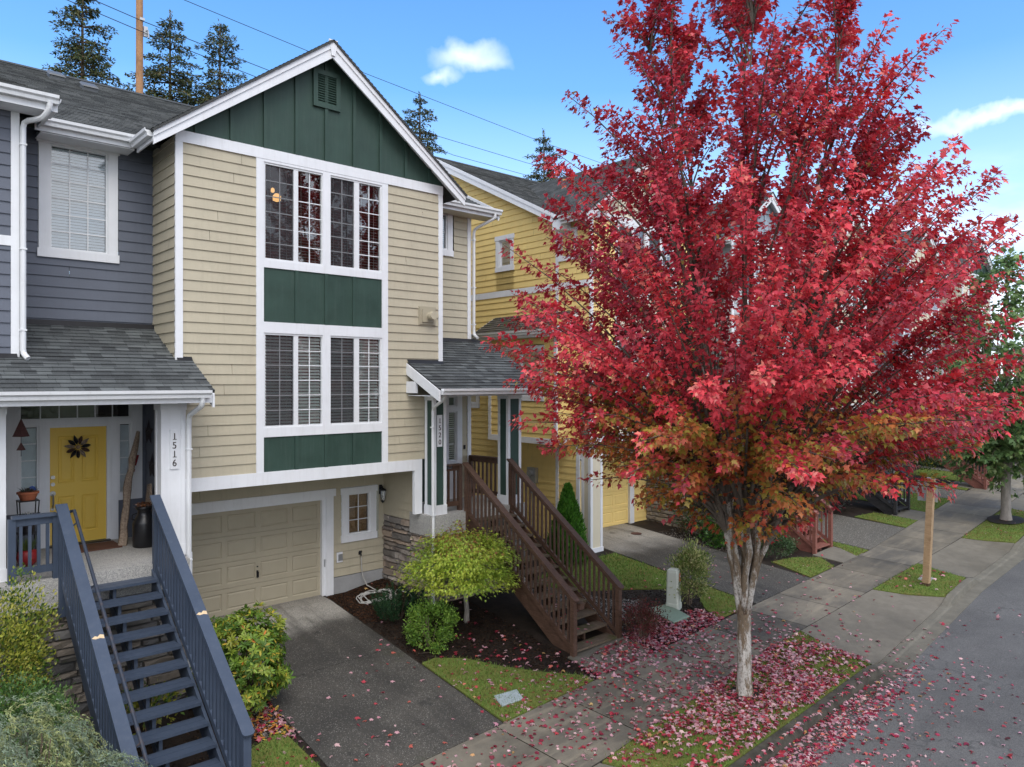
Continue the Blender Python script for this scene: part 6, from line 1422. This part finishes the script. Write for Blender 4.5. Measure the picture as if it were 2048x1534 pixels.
dup(c1, (6, -17, -1), 1.0, 'conifer across the street, seen only mirrored in the tan house windows', (.62, .62, .62))
# ================================================================ fallen leaves
def GL(x, y):
    yc, yo, yi = lerp_t(CURB, x), lerp_t(OUT, x), lerp_t(INN, x)
    if y < yc - .16: return G(x, y) + .006
    if y < yo:
        d = drop(x)
        if d > .5: return zs(x, y) - .125 * max(0, min(1, (yo - y) / (yo - yc))) * d + .016
        return zs(x, y) + (.045 if y > yc + .03 else .006)
    return G(x, y) + .02
g = np.random.default_rng(77); PX_, PY_ = [], []
def put(P, n, dens=None):
    X, Y = rand_in(P, n)
    if dens is not None: k = g.uniform(0, 1, n) < dens(X, Y); X, Y = X[k], Y[k]
    PX_.append(X); PY_.append(Y)
near = lambda s: (lambda X, Y: np.exp(-((X - 11.0) ** 2 + ((Y - 6.6) * 1.2) ** 2) / (2 * s * s)))
patch = lambda X, Y: .35 + .65 * ((np.sin(X * 3.1 + 2 * np.sin(Y * 2.3)) + np.sin(Y * 4.3 + X * 1.7)) > -.5)
put([(7.95, 6.93), (8.7, 5.7), (13.9, 5.7), (14.4, 7.28), (9.3, 7.05)], 6500, lambda X, Y: patch(X, Y) * np.clip(1.1 - np.abs(X - 11.6) / 4.2, .15, 1))
put([(6.0, 7.0), (14.6, 7.2), (14.6, 8.8), (6.0, 8.8)], 3000, lambda X, Y: np.clip(1.05 - np.abs(X - 11.2) / 4.0, .08, 1) * .85)
put([(7.2, 4.9), (14.3, 4.95), (14.3, 5.55), (7.2, 5.5)], 2600, lambda X, Y: np.clip(1.1 - np.abs(X - 10.6) / 4.2, .08, 1))
put([(7.2, 3.0), (15.5, 3.0), (15.5, 5.2), (7.2, 5.2)], 1800, lambda X, Y: np.clip((Y - 2.2) / 3.0, 0, 1) ** 1.6 * np.clip(1.15 - np.abs(X - 10.8) / 5, .05, 1))
put([(8, 0.5), (19, .5), (19, 5.2), (8, 5.2)], 260); put([(14.3, 5.0), (18, 5.2), (18, 6.0), (14.3, 5.7)], 130, lambda X, Y: np.clip(1.1 - (X - 14.3) / 3, .1, 1))
put([(9.8, 8.7), (13.9, 8.7), (13.9, 9.3), (12.6, 9.8), (11.5, 9.45), (10.0, 9.3)], 1000); put(BED, 620, lambda X, Y: np.clip((11.6 - Y) / 2.4, .05, 1)); put(LAWNS[0][1], 260, lambda X, Y: np.clip((11 - Y) / 2, .2, 1))
put([(14.3, 7.2), (20, 7.3), (20, 8.7), (14.3, 8.7)], 150, lambda X, Y: np.clip(1.1 - (X - 14) / 5, .1, 1)); put([(14.2, 5.8), (18, 6.0), (18, 7.3), (14.4, 7.3)], 110, lambda X, Y: np.clip(1.1 - (X - 14) / 3, .1, 1)); put([(12.5, 8.8), (20, 8.8), (20, 11.5), (12.5, 11.5)], 120); put([(3.5, 8.7), (5, 8.7), (5, 10.5), (3.8, 10.5)], 60); put([(4.6, 10.4), (5.05, 10.2), (5.05, 11.4), (4.6, 11.3)], 110)
put([(5.0, 6.9), (8.2, 6.9), (8.2, 8.7), (5.0, 8.7)], 170); put(LAWNS[11][1], 40); put(LAWNS[12][1], 40); put([(11.5, 8.75), (14.3, 8.8), (13.6, 9.3), (11.5, 9.6)], 500)
X, Y = np.concatenate(PX_), np.concatenate(PY_); Z = np.array([GL(a, b) for a, b in zip(X, Y)]) + g.uniform(0, .02, len(X))
tx, ty = g.uniform(10.2, 11.2, 70), g.uniform(9.5, 12.4, 70); tz = np.array([1.78 - .182 * (math.floor((12.70 - b) / .265) + 1) + .008 for b in ty]); kk = g.uniform(0, 1, 70) < np.clip(1.25 - (ty - 9.5) / 2.2, .12, 1); X, Y, Z = np.r_[X, tx[kk]], np.r_[Y, ty[kk]], np.r_[Z, tz[kk]]
n = len(X); N = np.c_[g.normal(0, .28, (n, 2)), np.ones(n)]; D = np.c_[g.normal(0, 1, (n, 2)), g.normal(0, .15, n)]
pal = np.array([(.55, .30, .33), (.48, .22, .26), (.62, .40, .40), (.36, .03, .06), (.26, .02, .045), (.44, .05, .07), (.5, .12, .09), (.17, .02, .04), (.5, .3, .12)]); C = pal[g.choice(9, n, p=[.22, .15, .13, .15, .10, .12, .05, .06, .02])]
V, T, CC = leaf_arrays(np.c_[X, Y, Z], N, D, .08 * g.uniform(.4, 1.3, n), jit(C, g, .3), (MAPLE[0] * [1, 1, 2.2], MAPLE[1])); o = np_mesh('fallen_leaves', V, T, CC, MT['litter']); o['kind'] = 'stuff'; print('litter', n)
m = MB(); rq = random.Random(3)
for k in range(60):
    x, y = rq.uniform(7.8, 13.5), rq.uniform(7.0, 11.5)
    if y > 9.4 and x > 9.9: continue
    a, l = rq.uniform(0, 6.28), rq.uniform(.06, .22); z = GL(x, y) + .012; m.tube([(x, y, z), (x + l * .5 * math.cos(a), y + l * .5 * math.sin(a), z + .012), (x + l * math.cos(a + .3), y + l * math.sin(a + .3), GL(x + l * math.cos(a + .3), y + l * math.sin(a + .3)) + .012)], [.004, .003, .002], 4)
o = m.build('twig_litter', MT['bark']); o['kind'] = 'stuff'
# orange rhododendron litter
X, Y = rand_in([(4.3, 10.5), (4.98, 10.35), (4.98, 11.2), (4.4, 11.2)], 150); Z = np.array([G(a, b) for a, b in zip(X, Y)]) + .02; n = 150
V, T, CC = leaf_arrays(np.c_[X, Y, Z], np.c_[g.normal(0, .4, (n, 2)), np.ones(n)], np.c_[g.normal(0, 1, (n, 2)), g.normal(0, .2, n)], .11 * g.uniform(.6, 1.2, n), jit(np.array([(.5, .2, .04), (.36, .13, .04), (.5, .34, .06)])[g.integers(0, 3, n)], g), LANCE); o = np_mesh('fallen_leaves', V, T, CC, MT['litter']); o['kind'] = 'stuff'
# single leaves lying on the tan driveway
rnd = random.Random(12); protos = {}
for k in range(64):
    ci = rnd.choice([0, 0, 1, 2, 3, 5, 6])
    if ci not in protos:
        V, T, CC = leaf_arrays(np.zeros((1, 3)), np.array([[.1, .05, 1.0]]), np.array([[0, 1.0, 0]]), np.array([.09]), pal[ci:ci + 1], MAPLE); q = np_mesh('fallen_leaf', V, T, CC, MT['litter']); protos[ci] = q
    else: q = protos[ci].copy(); COL.objects.link(q)
    y = 8.8 + 3.4 * rnd.random() ** 1.5; x = rnd.uniform(5.1, 7.6) if y < 11 else rnd.uniform(6.2, 7.6)
    q.location = (x, y, G(x, y) + .018); q.rotation_euler = (rnd.gauss(0, .2), rnd.gauss(0, .2), rnd.uniform(0, 6.28)); sc = rnd.uniform(.6, 1.15); q.scale = (sc, sc, sc)
    tag(q, 'single fallen maple leaf lying on the dark tan-house driveway', 'fallen leaf', 'fallen leaves scattered on the driveway')
# ================================================================ sky, sun, camera
SUN_EL, SUN_AZ = R(52), R(200)          # azimuth measured from +Y clockwise: behind the viewer
wd = bpy.data.worlds.new('World'); SC.world = wd; wd.use_nodes = True; nt = wd.node_tree; nt.nodes.clear()
def wn(t, **k):
    x = nt.nodes.new(t)
    for a, b in k.items(): setattr(x, a, b)
    return x
sky = wn('ShaderNodeTexSky', sky_type='NISHITA', sun_disc=False, sun_elevation=SUN_EL, sun_rotation=SUN_AZ, altitude=100, air_density=1.0, dust_density=.6, ozone_density=2.2)
bg = wn('ShaderNodeBackground'); bg.inputs[1].default_value = .13
out = wn('ShaderNodeOutputWorld')
tc = wn('ShaderNodeTexCoord'); mp = wn('ShaderNodeMapping'); mp.inputs['Scale'].default_value = (1, 1, 3.2)
nt.links.new(tc.outputs['Generated'], mp.inputs[0])
nz = wn('ShaderNodeTexNoise'); nz.inputs['Scale'].default_value = 5.5; nz.inputs['Detail'].default_value = 8; nz.inputs['Roughness'].default_value = .55; nt.links.new(mp.outputs[0], nz.inputs[0])
sep = wn('ShaderNodeSeparateXYZ'); nt.links.new(tc.outputs['Generated'], sep.inputs[0])
def mr(v, a, b, c=0., d=1.):
    x = wn('ShaderNodeMapRange'); nt.links.new(v, x.inputs[0])
    for i, q in enumerate((a, b, c, d)): x.inputs[i + 1].default_value = q
    return x.outputs[0]
def mth(op, a, b):
    x = wn('ShaderNodeMath', operation=op)
    for i, q in enumerate((a, b)):
        if hasattr(q, 'links'): nt.links.new(q, x.inputs[i])
        else: x.inputs[i].default_value = q
    return x.outputs[0]
def blob(d, r0, r1, zk=2.6):
    v = wn('ShaderNodeVectorMath', operation='DISTANCE'); n2 = wn('ShaderNodeTexNoise'); n2.inputs['Scale'].default_value = 14; n2.inputs['Detail'].default_value = 6
    nt.links.new(tc.outputs['Generated'], n2.inputs[0]); sub = wn('ShaderNodeVectorMath', operation='MULTIPLY_ADD'); nt.links.new(n2.outputs[1], sub.inputs[0]); sub.inputs[1].default_value = (.09, .09, .09)
    nt.links.new(tc.outputs['Generated'], sub.inputs[2]); s2 = wn('ShaderNodeVectorMath', operation='MULTIPLY'); nt.links.new(sub.outputs[0], s2.inputs[0]); s2.inputs[1].default_value = (1, 1, zk)
    nt.links.new(s2.outputs[0], v.inputs[0]); dd = Vector(d).normalized(); v.inputs[1].default_value = (dd.x + .045, dd.y + .045, (dd.z + .045) * zk); return mr(v.outputs['Value'], r0, r1, 1, 0)
def cdir(u, v): t = (u - 1024) / 1490; return (math.sin(R(42)) + math.cos(R(42)) * t, math.cos(R(42)) - math.sin(R(42)) * t, (762 - v) / 1490)
lowc = mth('MULTIPLY', mr(nz.outputs[0], .40, .60), mr(sep.outputs[2], .0, .26, 1, .0))
cl = mth('MAXIMUM', lowc, mth('MULTIPLY', blob(cdir(935, 108), .0, .062), .55)); cl = mth('MAXIMUM', cl, mth('MULTIPLY', blob(cdir(872, 150), .0, .034), .45)); cl = mth('MAXIMUM', cl, mth('MULTIPLY', blob(cdir(1990, 236), .0, .11, 9), .55))
# unseen bright overcast added behind and above the viewer as soft fill light
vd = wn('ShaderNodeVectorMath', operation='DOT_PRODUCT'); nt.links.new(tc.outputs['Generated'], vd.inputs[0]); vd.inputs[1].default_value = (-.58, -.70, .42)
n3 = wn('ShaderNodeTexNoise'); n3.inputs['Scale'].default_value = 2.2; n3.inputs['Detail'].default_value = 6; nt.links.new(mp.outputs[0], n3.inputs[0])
fill_ov = mth('MULTIPLY', mr(vd.outputs['Value'], -.05, .45), mr(n3.outputs[0], .35, .6, .55, 1))
hs = wn('ShaderNodeHueSaturation'); hs.inputs['Saturation'].default_value = 1.25; hs.inputs['Value'].default_value = 1.22; nt.links.new(sky.outputs[0], hs.inputs['Color'])
cl = mth('MAXIMUM', cl, fill_ov)
mx = wn('ShaderNodeMix', data_type='RGBA'); nt.links.new(cl, mx.inputs[0]); hz = wn('ShaderNodeMix', data_type='RGBA'); nt.links.new(mr(sep.outputs[2], -.02, .36, .78, .0), hz.inputs[0]); nt.links.new(hs.outputs[0], hz.inputs[6]); hz.inputs[7].default_value = (4.3, 5.1, 6.6, 1)
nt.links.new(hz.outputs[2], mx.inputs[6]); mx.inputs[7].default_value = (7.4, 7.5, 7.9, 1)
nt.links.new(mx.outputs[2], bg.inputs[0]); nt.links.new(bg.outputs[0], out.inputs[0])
sl = bpy.data.lights.new('sun', 'SUN'); sl.energy = .9; sl.angle = R(35); sl.color = (1, .95, .88); so = bpy.data.objects.new('sun', sl); COL.objects.link(so)
sd = Vector((math.sin(SUN_AZ) * math.cos(SUN_EL), math.cos(SUN_AZ) * math.cos(SUN_EL), math.sin(SUN_EL))); so.rotation_euler = sd.to_track_quat('Z', 'Y').to_euler(); so.location = (0, -5, 30)
cam = bpy.data.cameras.new('camera'); cam.sensor_width = 36; cam.lens = 36 * 1490 / 2048; cam.shift_y = -5 / 2048; cam.clip_end = 2000; cam.clip_start = .1
co = bpy.data.objects.new('camera', cam); COL.objects.link(co); co.location = (0, 0, 4.61); co.rotation_euler = (R(90), 0, R(-42)); SC.camera = co
vs = SC.view_settings; vs.view_transform = 'Standard'; vs.look = 'None'; vs.exposure = .95; vs.gamma = 1; vs.use_curve_mapping = False
SC.cycles.max_bounces = 6; SC.cycles.transparent_max_bounces = 12; SC.cycles.use_denoising = True
